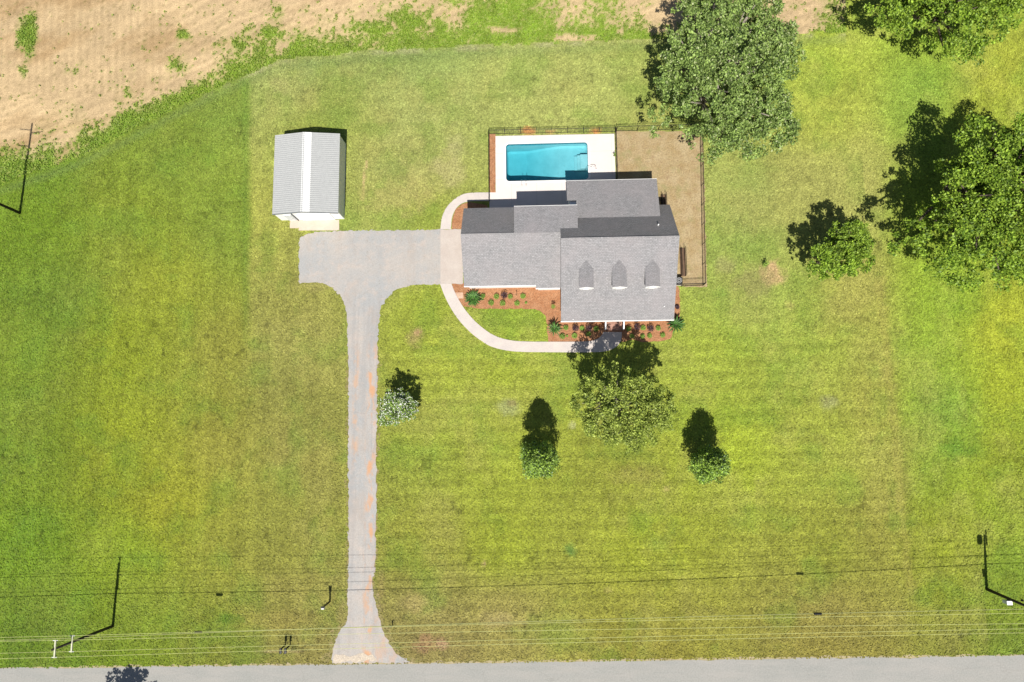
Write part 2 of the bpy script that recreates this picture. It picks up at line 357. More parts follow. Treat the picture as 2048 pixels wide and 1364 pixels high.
wmf = (wm*inside).ravel(); pr = wmf*(np.abs(X.ravel()+5) < 80)*(Y.ravel() < 64)
def weedpoints(n):
    idx = rng.choice(X.size, n, p=pr/pr.sum())
    return np.stack([X.ravel()[idx]+rng.uniform(-.15, .15, n), Y.ravel()[idx]+rng.uniform(-.15, .15, n), rng.uniform(.03, .25, n)], 1)
tag(quadmesh('weeds', leafquads(weedpoints(40000), np.full(40000, .19), .9), leafmat('weed_leaf', lin(128, 166, 44, .62), lin(186, 204, 90, .62))),
    'bright green weeds spreading over the edge of the sandy field', 'weeds', kind='stuff')
# ------------------------------------------------------------------ paving materials
m_conc = speckled('pale_concrete', lin(240, 228, 218, .61), lin(228, 218, 212, .61), .8, 8, .93, 1.07)
m_deck = speckled('deck_concrete', lin(250, 240, 234, .66), lin(246, 234, 228, .66), .5, 10, .97, 1.03)
nt = m_deck.node_tree; b = nt.nodes['Principled BSDF']; old = b.inputs['Base Color'].links[0].from_socket
br = N(nt, 'ShaderNodeTexBrick', offset=0.0); br.inputs['Scale'].default_value = 1; br.inputs['Brick Width'].default_value = 3.05; br.inputs['Row Height'].default_value = 3.3; br.inputs['Mortar Size'].default_value = .018; br.inputs['Mortar Smooth'].default_value = .3
nt.links.new(coords(nt), br.inputs['Vector']); nt.links.new(mixc(nt, mul(nt, br.outputs['Fac'], .4), old, lin(170, 160, 150, .6)), b.inputs['Base Color'])
m_road = speckled('road_asphalt', lin(192, 190, 184, .55), lin(184, 184, 178, .55), .25, 6, .88, 1.12)
nt = m_road.node_tree; b = nt.nodes['Principled BSDF']; old = b.inputs['Base Color'].links[0].from_socket; v = coords(nt, (1, 1.2, 1))
ck = N(nt, 'ShaderNodeTexVoronoi', feature='DISTANCE_TO_EDGE'); ck.inputs['Scale'].default_value = .16
wv = N(nt, 'ShaderNodeVectorMath', operation='ADD'); nn = N(nt, 'ShaderNodeTexNoise'); nn.inputs['Scale'].default_value = .8; nt.links.new(v, nn.inputs['Vector']); nt.links.new(v, wv.inputs[0]); nt.links.new(nn.outputs[1], wv.inputs[1]); nt.links.new(wv.outputs[0], ck.inputs['Vector'])
c = mixc(nt, maprange(nt, ck.outputs[0], 0, .008, .14, 0), old, lin(120, 114, 106, .5))
c = mixc(nt, maprange(nt, noise(nt, coords(nt, (.25, 1.6, 1)), .9, 4), .45, .7, 0, .4), c, lin(206, 200, 192, .55))
nt.links.new(c, b.inputs['Base Color'])
m_shoulder = speckled('sandy_shoulder', lin(214, 196, 160, .55), lin(190, 178, 130, .55), 1.5, 6, .8, 1.2)
m_mulch = speckled('pine_straw', lin(214, 158, 116, .54), lin(196, 136, 94, .54), 1.4, 8, .55, 1.4, bmp=.7)
m_deadgrass = speckled('dormant_grass', lin(208, 186, 144, .58), lin(190, 164, 118, .58), .7, 6, .66, 1.28, bmp=.6)
nt = m_deadgrass.node_tree; b = nt.nodes['Principled BSDF']; old = b.inputs['Base Color'].links[0].from_socket
c = mixc(nt, maprange(nt, noise(nt, coords(nt), .45, 6, .7), .52, .68, 0, .6), old, lin(166, 164, 104, .55))
nt.links.new(mixc(nt, maprange(nt, noise(nt, coords(nt), 1.3, 5, .7), .55, .7, 0, .5), c, lin(168, 136, 104, .55)), b.inputs['Base Color'])
m_isl = speckled('island_grass', lin(158, 172, 70, .58), lin(136, 156, 66, .58), .5, 6, .7, 1.3, bmp=.5)
m, nt, b = newmat('driveway_asphalt', .9, .2); v = coords(nt)
c = mixc(nt, maprange(nt, noise(nt, v, .22, 4), .4, .6, 0, 1), lin(210, 203, 196, .58), lin(196, 196, 195, .58))
c = mixc(nt, maprange(nt, noise(nt, v, .9, 4), .5, .7, 0, .6), c, lin(222, 206, 194, .6))
c = mixc(nt, 1.0, c, grey(nt, maprange(nt, noise(nt, v, 7, 5, .75), .3, .7, .84, 1.16)), 'MULTIPLY')
c = mixc(nt, maprange(nt, noise(nt, coords(nt, (1, .5, 1)), .55, 6, .7), .5, .68, 0, .4), c, lin(190, 176, 164, .6))
c = mixc(nt, maprange(nt, noise(nt, v, 2.6, 5, .75), .56, .72, 0, .45), c, lin(168, 152, 134, .6))
g = N(nt, 'ShaderNodeSeparateXYZ'); nt.links.new(v, g.inputs[0])
band = mul(nt, maprange(nt, g.outputs[0], -20.6, -20.0, 0, 1), maprange(nt, g.outputs[0], -19.6, -19.2, 1, .4)); band = mul(nt, band, maprange(nt, g.outputs[1], 8, 11, 1, 0))
rust = mul(nt, band, maprange(nt, noise(nt, coords(nt, (1.2, .42, 1)), .9, 3), .49, .62, 0, .9))
band2 = mul(nt, maprange(nt, g.outputs[0], -22.2, -21.9, 0, 1), maprange(nt, g.outputs[0], -21.6, -21.2, 1, 0)); band2 = mul(nt, mul(nt, band2, maprange(nt, g.outputs[1], 8, 10, 1, 0)), maprange(nt, g.outputs[1], -6, -3, 0, 1))
c = mixc(nt, mul(nt, band2, maprange(nt, noise(nt, coords(nt, (1, .6, 1)), 1.1, 3), .45, .6, 0, .7)), c, lin(230, 186, 150, .62))
track = mul(nt, maprange(nt, noise(nt, coords(nt, (2.2, .08, 1)), .8, 4), .48, .6, 0, .3), maprange(nt, g.outputs[1], 14, 17, 1, 0)); c = mixc(nt, track, c, lin(172, 168, 166, .6))
c = mixc(nt, rust, c, lin(230, 178, 136, .62))
crack = N(nt, 'ShaderNodeTexVoronoi', feature='DISTANCE_TO_EDGE'); crack.inputs['Scale'].default_value = .22
nt.links.new(v, crack.inputs['Vector'])
c = mixc(nt, maprange(nt, crack.outputs[0], 0, .006, .15, 0), c, lin(120, 112, 100, .6))
nt.links.new(c, b.inputs['Base Color']); bump(nt, b, noise(nt, v, 8, 4), .3); m_drive = m

px = lambda L: [P(a, b_) for a, b_ in L]
# road and shoulder
ys = -27.0
flat('road', [(-400, ys-.3-2.9), (400, ys+2.3-2.9-.9), (400, ys-6.5), (-400, ys-8.5)] and
     [(-400, P(0, 1337)[1]-3.4), P(0, 1337), P(1024, 1325), P(2048, 1311), (400, P(2048, 1311)[1]+2.2), (400, -33.5), (-400, -37.5)], .012, m_road, rag=.05, seg=1.2)
sh_ = [P(x, y-2.5) for x, y in ((-600, 1348), (0, 1337), (400, 1333), (1024, 1324), (1500, 1317), (2048, 1311), (2600, 1303))]
flat('road_shoulder', sh_+[P(x, y+3) for x, y in ((2600, 1303), (2048, 1311), (1500, 1317), (1024, 1324), (400, 1333), (0, 1337), (-600, 1348))], .008, m_shoulder, rag=.08, seg=.5)
dv = px([(925,458),(790,461),(680,462)])+catmull(px([(630,464),(606,471),(599,482),(598,520),(598,560),(604,566),(640,566),(665,576),(682,594),(691,618),(694,650),(697,760),(696,950),(697,1100),(695,1180),(694,1240),(678,1262),(668,1290),(663,1318)]), 5)
dv += px([(665,1326),(822,1326)])+catmull(px([(815,1321),(792,1305),(772,1272),(759,1235),(750,1198),(745,1160),(751,1130),(753,1000),(753,880),(755,760),(757,650),(765,612),(779,591),(800,577),(832,569)]), 5)+px([(925,568)])
flat('driveway', dv, .022, m_drive, rag=.07, seg=.3)
flat('driveway_edge', [(x, y) for x, y in catmull(px([(694,700),(694.5,900),(693.5,1150),(691,1235),(668,1262),(655,1300),(650,1324),(838,1322),(806,1310),(782,1275),(764,1230),(754,1190),(748.5,1160),(754,1130),(756,900),(758,700)]), 3)], .004,
     speckled('sandy_edge', lin(190, 172, 118, .5), lin(158, 154, 84, .5), 1.6, 7, .6, 1.3), rag=.2, seg=.4)
flat('driveway_apron', px([(668,1309),(700,1311),(745,1309),(752,1322),(668,1326)]), .03, speckled('pale_gravel', lin(236, 220, 196, .62), lin(210, 196, 180, .62), 1.5, 8), rag=.12, seg=.35)
flat('garage_pad', px([(881,459.5),(926,458.8),(926,567.2),(881,567.6)]), .034, speckled('pad_concrete', lin(226, 214, 204, .6), lin(216, 202, 192, .6), .6, 8, .92, 1.08))
flat('shed_pad', px([(594,440),(678.5,440),(678.5,461),(597.5,461),(597.5,456.5),(580,456.5),(580,440)]), .05, speckled('shed_concrete', lin(242, 226, 208, .58), lin(236, 214, 194, .58), .6, 8, .95, 1.05), thick=.05)
# front walk
wo = catmull(px([(880,567.6),(893,600),(913,634),(938,662),(963,682),(988,695),(1030,703),(1100,704.5),(1180,704.5),(1213,702),(1233,693),(1242,680),(1243.5,664)]), 6)
wi = catmull(px([(903,567.6),(912,589),(930,619),(955,647),(985,669),(1015,679.5),(1050,683),(1100,683.5),(1170,683),(1192,679),(1203,671),(1206.5,664)]), 6)
flat('walkway', wo+wi[::-1], .055, m_conc, thick=.055)
# back walk joining the pool deck
bo = catmull(px([(881,458.5),(884,436),(892,417),(905,402),(921,391),(940,386),(979,385)]), 6); bi = catmull(px([(902,458.5),(904,436),(911,419),(922,408),(937,403),(952,402)]), 5)
flat('back_walk', bo+px([(979,402)])+bi[::-1], .055, m_conc, thick=.055)
# beds
flat('flower_bed', px([(903,566),(930,566)])+[(-8, 17), (15.6, 17)]+px([(1358,575),(1360.5,600),(1360,636),(1352,650)])+catmull(px([(1346,662),(1343,673),(1330,681),(1300,684),(1282,684),(1262,678)]), 4)+px([(1250,683),(1096,684)])
     +catmull(px([(1094,660),(1093,640),(1087,627),(1070,619),(1040,617.5),(1000,618),(960,617),(926,613)]), 4)+px([(910,588)]), .012, m_mulch, rag=.04, seg=.5)
flat('island_lawn', catmull(px([(928,614),(960,617.5),(1000,618.5),(1040,618),(1070,619.5),(1087,627.5),(1093,640),(1094,660),(1094,683)]), 4)+wi[24:32][::-1]+wi[6:24][::-1][:-4], .018, m_isl, seg=.5) if False else None
flat('back_bed', px([(903,458.5),(905,436),(912,419),(923,409),(938,404)])+[(-6.0, 26.5), (-6.0, 24), (-8, 24), (-8, 23.6)], .012, m_mulch, rag=.03, seg=.5)
flat('pool_bed', px([(978.5,268),(991,268),(991,385),(979.5,385)]), .065, m_mulch, rag=.02, seg=.4)
flat('stone_border', px([(905,585),(926,585),(927,597),(913,597)]), .02, speckled('bed_stone', lin(240, 205, 178, .6), lin(226, 186, 156, .6), 1, 8), thick=.01)
flat('back_yard', px([(1231,262),(1406,262),(1414,573),(1366,574)])+[(15.3, 17), (15.3, 23), (9.6, 24)], .008, m_deadgrass, rag=.05, seg=.6)

# ------------------------------------------------------------------ pool deck, pool
def rrect(x0, y0, x1, y1, r, n=8):
    out = []
    for cx, cy, a in ((x1-r, y0+r, -90), (x1-r, y1-r, 0), (x0+r, y1-r, 90), (x0+r, y0+r, 180)):
        out += [(cx+r*math.cos(R(a+90*k/n)), cy+r*math.sin(R(a+90*k/n))) for k in range(n+1)]
    return out
px0, py0, px1, py1 = -3.70, 29.45, 6.27, 34.17
flat('pool_deck', [(-4.98, 35.25), (-4.98, 28.1), (-5.74, 28.1), (-5.74, 24.6), (4.0, 24.6), (4.0, 27), (9.55, 27), (9.55, 35.15)], .06, m_deck, holes=[rrect(px0-.28, py0-.28, px1+.28, py1+.28, .85)], thick=.06)
sp_ = thing('swimming_pool', 'rectangular turquoise pool with rounded corners beside the house', 'pool', (1.3, 31.8, 0))
def ring(name, o, i, z0, z1, m, parent):
    n = len(o); V = [(x, y, z1) for x, y in o]+[(x, y, z1) for x, y in i]+[(x, y, z0) for x, y in i]
    Fs = [(k, (k+1) % n, (k+1) % n+n, k+n) for k in range(n)]+[(k+n, (k+1) % n+n, (k+1) % n+2*n, k+2*n) for k in range(n)]
    return MB().add(V, Fs).build(name, m, parent)
def dense(L, k=14):
    out = []
    for i, a in enumerate(L):
        b_ = L[(i+1) % len(L)]; n_ = k if math.dist(a, b_) > 1.5 else 1
        out += [(a[0]+(b_[0]-a[0])*t/n_, a[1]+(b_[1]-a[1])*t/n_) for t in range(n_)]
    return out
o_ = rrect(px0-.28, py0-.28, px1+.28, py1+.28, .85); i_ = rrect(px0, py0, px1, py1, .42)
ring('coping', o_, i_, -.1, .075, plain('coping_stone', lin(246, 244, 240, .82), .5, var=.03), sp_)
wl_ = dense(i_, 25); n = len(wl_); V = [(x, y, -.1) for x, y in wl_]
def depth(x): return -1.15-1.35*min(1, max(0, (2.8-x)/4.0))
ins = dense(rrect(px0+.25, py0+.25, px1-.25, py1-.25, .5), 25)
V += [(x, y, depth(x)+.2) for x, y in wl_]+[(x, y, depth(x)) for x, y in ins]
Fs = [(k, (k+1) % n, (k+1) % n+n, k+n) for k in range(n)]+[(k+n, (k+1) % n+n, (k+1) % n+2*n, k+2*n) for k in range(n)]
basin = MB().add(V, Fs)
for a, bb in ((px0, -1.2), (-1.2, 2.8), (2.8, px1)):
    basin.add([(a, py0, depth(a)-.01), (bb, py0, depth(bb)-.01), (bb, py1, depth(bb)-.01), (a, py1, depth(a)-.01)], [(0, 1, 2, 3)])
m, nt, b = newmat('pool_plaster', .6, .3); v = coords(nt)
nt.links.new(mixc(nt, maprange(nt, noise(nt, v, .8, 4), .35, .65, 0, 1), (.27, .43, .46, 1), (.33, .49, .52, 1)), b.inputs['Base Color']); m_plaster = m
basin.build('basin', m_plaster, sp_)
tile = ring('waterline_tile', i_, rrect(px0+.02, py0+.02, px1-.02, py1-.02, .41), -.35, .02, plain('dark_tile', lin(40, 110, 130, .7), .3), sp_)
st = MB()
for k in range(3): st.box(px1-.9+.0-.35*k, 31.0, depth(5)-.0, px1-.27-.35*k+.35 if k == 0 else px1-.9-.35*(k-1), 32.8, -.35-.27*k)
st.build('pool_step', m_plaster, sp_)
m = bpy.data.materials.new('pool_water'); m.use_nodes = True; nt = m.node_tree; nt.nodes.remove(nt.nodes['Principled BSDF'])
tr = N(nt, 'ShaderNodeBsdfTransparent'); tr.inputs[0].default_value = (.80, .97, 1, 1); gl = N(nt, 'ShaderNodeBsdfGlossy'); gl.inputs['Roughness'].default_value = .03
fr_ = N(nt, 'ShaderNodeFresnel'); fr_.inputs[0].default_value = 1.33; mx = N(nt, 'ShaderNodeMixShader'); nt.links.new(fr_.outputs[0], mx.inputs[0]); nt.links.new(tr.outputs[0], mx.inputs[1]); nt.links.new(gl.outputs[0], mx.inputs[2])
bn = N(nt, 'ShaderNodeBump'); bn.inputs['Strength'].default_value = .15; nt.links.new(noise(nt, coords(nt), 3, 3), bn.inputs['Height']); nt.links.new(bn.outputs[0], gl.inputs['Normal'])
nt.links.new(mx.outputs[0], nt.nodes['Material Output'].inputs[0])
va = N(nt, 'ShaderNodeVolumeAbsorption'); va.inputs[0].default_value = (.20, .80, .86, 1); va.inputs[1].default_value = .33; nt.links.new(va.outputs[0], nt.nodes['Material Output'].inputs[1])
wi_ = rrect(px0-.1, py0-.1, px1+.1, py1+.1, .5); wb = MB(); n = len(wi_)
wb.add([(x, y, -.13) for x, y in rrect(px0+.021, py0+.021, px1-.021, py1-.021, .41)]+[(x, y, -3.2) for x, y in wi_], [tuple(range(n)), tuple(range(2*n-1, n-1, -1))]+[(k, (k+1) % n, (k+1) % n+n, k+n) for k in range(n)])
wb.build('water', m, sp_)
m_chrome = plain('polished_steel', (.75, .76, .78, 1), .15, 1)
lx, ly = P(1048, 367)
ladder = thing('pool_ladder', 'small chrome ladder hooked over the near edge of the pool', 'ladder', (lx, ly, 0))
for s in (-1, 1):
    MB().tube(catmull([(lx+s*.25, ly-.45, .06), (lx+s*.25, ly-.4, .7), (lx+s*.25, ly-.1, .9), (lx+s*.25, ly+.3, .6), (lx+s*.25, ly+.33, -.1), (lx+s*.25, ly+.33, -.9)], 5), .025).build('rail', m_chrome, ladder, True)
for k in range(3): MB().box(lx-.25, ly+.27, -.3-.28*k, lx+.25, ly+.39, -.27-.28*k).build('rung', m_chrome, ladder)
hx, hy = P(1178, 338)
hr = thing('pool_handrail', 'thin metal handrail at the shallow end of the pool', 'handrail', (hx, hy, 0))
MB().tube(catmull([(hx-.5, hy-.02, -.5), (hx-.2, hy-.02, .5), (hx+.2, hy, .85), (hx+.7, hy+.03, .8), (hx+.85, hy+.05, .06)], 6), .025).build('rail', m_chrome, hr, True)
MB().tube([(hx+.85, hy+.05, .055), (hx+.85, hy+.05, .085)], .07, 12).build('base_plate', m_chrome, hr)

# ------------------------------------------------------------------ fences
m_iron = plain('black_iron', (.012, .012, .012, 1), .4)
def fence(label, runs, h=1.35, step=1.95, dens=.115, gate=None, rail_r=.02):
    t = thing('metal_fence', label, 'fence', (*runs[0][0], 0), 'black metal fences around the back yard')
    for (a, b_) in runs:
        a = np.array(a); b_ = np.array(b_); L = np.linalg.norm(b_-a); n = max(1, round(L/step)); d = (b_-a)/L
        for i in range(n+1):
            p = a+d*L*i/n; MB().box(p[0]-.035, p[1]-.035, 0, p[0]+.035, p[1]+.035, h+.06).build('post', m_iron, t)
        for i in range(n):
            p = a+d*(L*i/n+.05); q = a+d*(L*(i+1)/n-.05); s = MB()
            for z in (.15, h-.18, h): s.tube([(p[0], p[1], z), (q[0], q[1], z)], rail_r, 4)
            k = int(np.linalg.norm(q-p)/dens)
            for j in range(1, k): w = p+(q-p)*j/k; s.tube([(w[0], w[1], .05), (w[0], w[1], h)], .012, 4)
            s.build('fence_panel', m_iron, t)
    return t
fence('black metal picket fence along the pool deck and its pine straw bed', [((-5.74, 27.0), (-5.74, 35.5)), ((-5.74, 35.5), (9.62, 35.4))])
fence('black metal fence dividing the white pool deck from the brown yard', [((9.66, 35.25), (9.66, 28.6))])
fence('black metal fence round the dry brown side yard, running under the big tree', [((9.8, 35.45), (19.9, 35.5)), ((19.9, 35.5), (19.42, 16.25)), ((19.42, 16.15), (16.9, 16.1))], h=1.5, step=2.4)

# ------------------------------------------------------------------ house
def shingle(name, c1, c2):
    m, nt, b = newmat(name, .92, .15); g = N(nt, 'ShaderNodeNewGeometry'); mp = N(nt, 'ShaderNodeMapping'); nt.links.new(g.outputs['Position'], mp.inputs[0])
    br = N(nt, 'ShaderNodeTexBrick'); br.inputs['Scale'].default_value = 1; br.inputs['Brick Width'].default_value = .34; br.inputs['Row Height'].default_value = .15
    br.inputs['Mortar Size'].default_value = .012; br.inputs['Color1'].default_value = c1; br.inputs['Color2'].default_value = c2; br.inputs['Mortar'].default_value = tuple(x*.55 for x in c1[:3])+(1,)
    nt.links.new(mp.outputs[0], br.inputs['Vector'])
    n1_ = noise(nt, mp.outputs[0], 9, 3, .8); c = mixc(nt, 1.0, br.outputs[0], grey(nt, maprange(nt, n1_, .36, .64, .74, 1.26)), 'MULTIPLY')
    c = mixc(nt, maprange(nt, noise(nt, mp.outputs[0], .35, 3), .4, .65, 0, .35), c, tuple(x*f for x, f in zip(c1[:3], (1.06, .98, .97)))+(1,))
    nt.links.new(c, b.inputs['Base Color']); bump(nt, b, n1_, .5, .04); return m
m_sh = shingle('grey_shingles', lin(180, 178, 180, .60), lin(164, 163, 165, .60))
m_white = plain('white_trim', (.80, .79, .77, 1), .5, var=.03)
m, nt, b = newmat('white_siding', .6, .3); g = N(nt, 'ShaderNodeNewGeometry'); s_ = N(nt, 'ShaderNodeSeparateXYZ'); nt.links.new(g.outputs['Position'], s_.inputs[0])
w_ = N(nt, 'ShaderNodeMath', operation='FRACT'); nt.links.new(mul(nt, s_.outputs[2], 6.5), w_.inputs[0]); b.inputs['Base Color'].default_value = (.78, .77, .75, 1); bump(nt, b, w_.outputs[0], .6, .02); m_siding = m
m_glass = plain('window_glass', (.03, .04, .05, 1), .08, spec=.8)
m_brick = speckled('porch_brick', lin(214, 170, 150, .6), lin(196, 150, 130, .6), 3, 12, .8, 1.15)
house = thing('house', 'white farmhouse with grey shingle roofs, three dormers and front porch', 'house', (3, 20, 0))
T = .16
def roof(name, quads_, m=m_sh, parent=house, t=T, trim=True):
    s = MB()
    for q in quads_: s.slab(q, t)
    return s.build(name, m, parent)
kf = (7.8-3.0)/(20.05-11.7)
XL, XR = 2.55, 15.3
main = roof('roof', [[(XL, 11.7, 3.0), (XR, 11.7, 3.0), (XR, 20.05, 7.8), (XL, 20.05, 7.8)], [(XR, 25.1, 3.1), (XL, 25.1, 3.1), (XL, 20.048, 7.798), (XR, 20.048, 7.798)]])
tag(main, 'tall main roof with three dormers')
MB().tube([(XL+.01, 20.05, 7.77), (XR-.01, 20.05, 7.77)], .09, 6).build('ridge_cap', m_sh, main)
kw = (6.4-3.0)/(21.15-15.95)
ye = 15.62; ze = 3.0-(15.95-ye)*kw
wr = roof('roof', [[(-8.52, 15.95, 3.0), (-.25, 15.95, 3.0), (-.25, 21.15, 6.4), (-8.52, 21.15, 6.4)], [(-.25, ye, ze), (2.9, ye, ze), (2.9, 21.15, 6.4), (-.25, 21.15, 6.4)],
          [(2.9, 25.1, 3.35), (-8.52, 25.1, 3.35), (-8.52, 21.148, 6.398), (2.9, 21.148, 6.398)]])
tag(wr, 'lower roof over the garage end')
MB().tube([(-8.5, 21.15, 6.38), (2.6, 21.15, 6.38)], .08, 6).build('ridge_cap', m_sh, wr)
tag(roof('roof', [[(4.5, 24.36, 5.85), (-2.57, 24.36, 5.85), (-2.57, 21.2, 6.44), (4.5, 21.2, 6.44)]]), 'nearly flat raised rear roof')
# rear wing
kg = (4.85-3.5)/(28.05-23.35)
zz = lambda y: 3.5+(28.05-y)*kg
tag(roof('roof', [[(13.85, 28.05, 3.5), (3.45, 28.05, 3.5), (3.45, 25.45, zz(25.45)), (13.85, 25.45, zz(25.45))], [(13.85, 25.45, zz(25.45)), (4.55, 25.45, zz(25.45)), (4.55, 23.2, zz(23.2)), (13.85, 23.2, zz(23.2))]]), 'shallow roof of the rear wing')
# white fascia boards just under the eaves
def fascia(pts, h=.2):
    s = MB(); s.slab([(x, y, z) for x, y, z in pts], h); return s.build('fascia', m_white, house)
fascia([(XL-.02, 11.61, 2.93), (XR+.02, 11.61, 2.93), (XR+.02, 11.698, 2.93), (XL-.02, 11.698, 2.93)])
fascia([(-8.54, 15.87, 2.93), (-.27, 15.87, 2.93), (-.27, 15.948, 2.93), (-8.54, 15.948, 2.93)])
fascia([(-.27, ye-.09, ze-.05), (2.5, ye-.09, ze-.05), (2.5, ye-.003, ze-.05), (-.27, ye-.003, ze-.05)])
fascia([(3.43, 28.052, 3.44), (13.87, 28.052, 3.44), (13.87, 28.13, 3.44), (3.43, 28.13, 3.44)])
fascia([(-2.58, 24.362, 5.8), (4.5, 24.362, 5.8), (4.5, 24.44, 5.8), (-2.58, 24.44, 5.8)])
# walls
wl = MB()
wl.profile_x([(14, 0), (14, 4.2), (20.05, 7.58), (24.75, 3.15), (24.75, 0)], 2.85, 15.0)
wl.profile_x([(16.27, 0), (16.27, 2.98), (21.15, 6.15), (24.7, 3.4), (24.7, 0)], -8.15, 2.849)
wl.profile_x([(15.93, 0), (15.93, 2.8), (16.268, 2.98), (16.268, 0)], 0, 2.6)
wl.profile_x([(21.3, 5.9), (21.3, 6.2), (24.05, 5.7), (24.05, 3.6)], -2.3, 4.3)
wl.profile_x([(24.752, 0), (24.752, 4.2), (27.7, 3.4), (27.7, 0)], 3.75, 13.55)
wl.build('wall', m_siding, house)
# windows
def window(x, y, z, w, h, face='S', par=house, shut=False):
    """window set 3 cm proud of the wall it hangs on"""
    dx, dy = {'S': (0, -1), 'N': (0, 1), 'W': (-1, 0), 'E': (1, 0)}[face]
    def bx(u0, u1, z0, z1, d0, d1):
        if dx == 0: return (x+u0, min(y+dy*d0, y+dy*d1), z0, x+u1, max(y+dy*d0, y+dy*d1), z1)
        return (min(x+dx*d0, x+dx*d1), y+u0, z0, max(x+dx*d0, x+dx*d1), y+u1, z1)
    s = MB()
    for a in ((-w/2-.08, -w/2, z-.08, z+h+.08), (w/2, w/2+.08, z-.08, z+h+.08), (-w/2, w/2, z-.08, z), (-w/2, w/2, z+h, z+h+.08), (-w/2, w/2, z+h/2-.025, z+h/2+.025)): s.box(*bx(*a, .001, .06))
    fr2 = s.build('window', m_white, par)
    if par is house: MB().box(*bx(-w/2, w/2, z, z+h, .002, .03)).build('pane', m_glass, fr2)
    else: MB().box(*bx(-w/2, w/2, z, z+h, .002, .03)).build('pane', m_glass, par)
    return fr2
for xx in (P(967, 574)[0], P(989, 574)[0], P(1024, 574)[0], P(1045, 574)[0]): window(xx, 16.27, 1.5, .75, 1.3)
window(1.3, 15.93, 1.0, .8, 1.5)
for xx in (4.2, 6.2, 11.2, 13.4): window(xx, 14, 1.2, .95, 1.6)
for xx in (-6.5, -4): window(xx, 24.7, 1.2, .9, 1.4, 'N')
for xx in (5.5, 8.5, 11.8): window(xx, 27.7, 1.1, 1.1, 1.5, 'N')
for yy in (16.2, 22.5): window(15.0, yy, 1.2, .9, 1.5, 'E')
window(15.0, 19.6, 4.4, .9, 1.3, 'E')
fd = MB().box(8.3, 13.94, .5, 9.3, 13.999, 2.65).build('door', plain('front_door', (.12, .03, .02, 1), .4), house)
MB().tube([(9.15, 13.92, 1.5), (9.15, 13.88, 1.5)], .035, 8).build('handle', m_chrome, fd)
for a in (17.0, 20.4):
    gd = MB()
    for k in range(4): gd.box(-8.2, a, .05+.56*k, -8.152, a+2.9, .59+.56*k)
    gd = gd.build('garage_door', m_white, house)
# porch
pf = MB().box(2.75, 12.05, 0, 15.1, 13.999, .5).build('porch_floor', speckled('porch_boards', lin(214, 176, 156, .6), lin(196, 160, 140, .6), 2, 9), house)
for xx in (2.95, 5.4, 7.85, 9.9, 12.4, 14.85): MB().box(xx-.09, 12.1, .502, xx+.09, 12.28, 3.05).build('porch_post', m_white, house)
MB().box(2.7, 12.08, 2.78, 15.15, 12.3, 3.06).build('porch_beam', m_white, house)
for a, b_ in ((3.05, 5.3), (5.5, 7.75), (10.0, 12.3), (12.5, 14.75)):
    s = MB().box(a, 12.15, 1.35, b_, 12.22, 1.42).box(a, 12.16, .6, b_, 12.21, .65); k = int((b_-a)/.14)
    for j in range(1, k): u = a+(b_-a)*j/k; s.box(u-.015, 12.17, .65, u+.015, 12.2, 1.35)
    s.build('porch_railing', m_white, house)
s = MB(); 
for k in range(3): s.box(7.98, 10.98+.35*k, 0, 9.72, 12.049 if k == 2 else 10.98+.35*(k+1), .16*(k+1))
s.build('front_steps', m_brick, house)
for xx in (7.78, 9.88):
    s = MB().box(xx-.04, 11.0, 0, xx+.04, 11.1, 1.05).box(xx-.04, 11.95, 0, xx+.04, 12.04, 1.5)
    s.slab([(xx-.07, 10.95, 1.05), (xx+.07, 10.95, 1.05), (xx+.07, 12.06, 1.5), (xx-.07, 12.06, 1.5)], .08); s.slab([(xx-.04, 11.1, .3), (xx+.04, 11.1, .3), (xx+.04, 11.95, .68), (xx-.04, 11.95, .68)], .06)
    for k in range(1, 9): y = 11.0+k*.12; s.box(xx-.035, y-.015, .2+(y-11)*.4, xx+.035, y+.015, 1.0+(y-11)*.42)
    s.build('step_railing', m_white, house)
# dormers
for dxx in (5.32, 8.93, 12.55):
    d = bpy.data.objects.new('dormer', None); C.objects.link(d); d.location = (dxx-3, 15-20, 5); d.parent = house
    yf = 14.95; zb = 3+kf*(yf-11.7); ze_, zp = 6.05, 6.5; w = .68
    s = MB().add([(dxx-w, yf, zb-.1), (dxx+w, yf, zb-.1), (dxx+w, yf, ze_), (dxx, yf, zp-.05), (dxx-w, yf, ze_), (dxx-w, 17.2, zb-.1), (dxx+w, 17.2, zb-.1), (dxx+w, 17.2, ze_), (dxx, 17.2, zp-.05), (dxx-w, 17.2, ze_)],
                 [(0, 1, 2, 3, 4), (9, 8, 7, 6, 5), (0, 4, 9, 5), (1, 6, 7, 2)])
    s.build('wall', m_siding, d)
    ow = .80; oz = zp-.48; yr = 11.7+(zp-3)/kf+.05; yl = 11.7+(oz-3)/kf-.1
    roof('roof', [[(dxx-ow, yf-.06, oz+.06), (dxx, yf-.06, zp+.06), (dxx, yr+.1, zp+.06), (dxx-ow, yl+.1, oz+.06)], [(dxx, yf-.06, zp+.06), (dxx+ow, yf-.06, oz+.06), (dxx+ow, yl+.1, oz+.06), (dxx, yr+.1, zp+.06)]], m_sh, d, .08)
    s = MB()
    for sg in (-1, 1): s.slab([(dxx, yf-.12, zp+.03), (dxx+sg*ow, yf-.12, oz+.03), (dxx+sg*ow, yf-.062, oz+.03), (dxx, yf-.062, zp+.03)], .2)
    s.build('trim', m_white, d)
    window(dxx, yf, zb+.18, .55, .6, 'S', d)
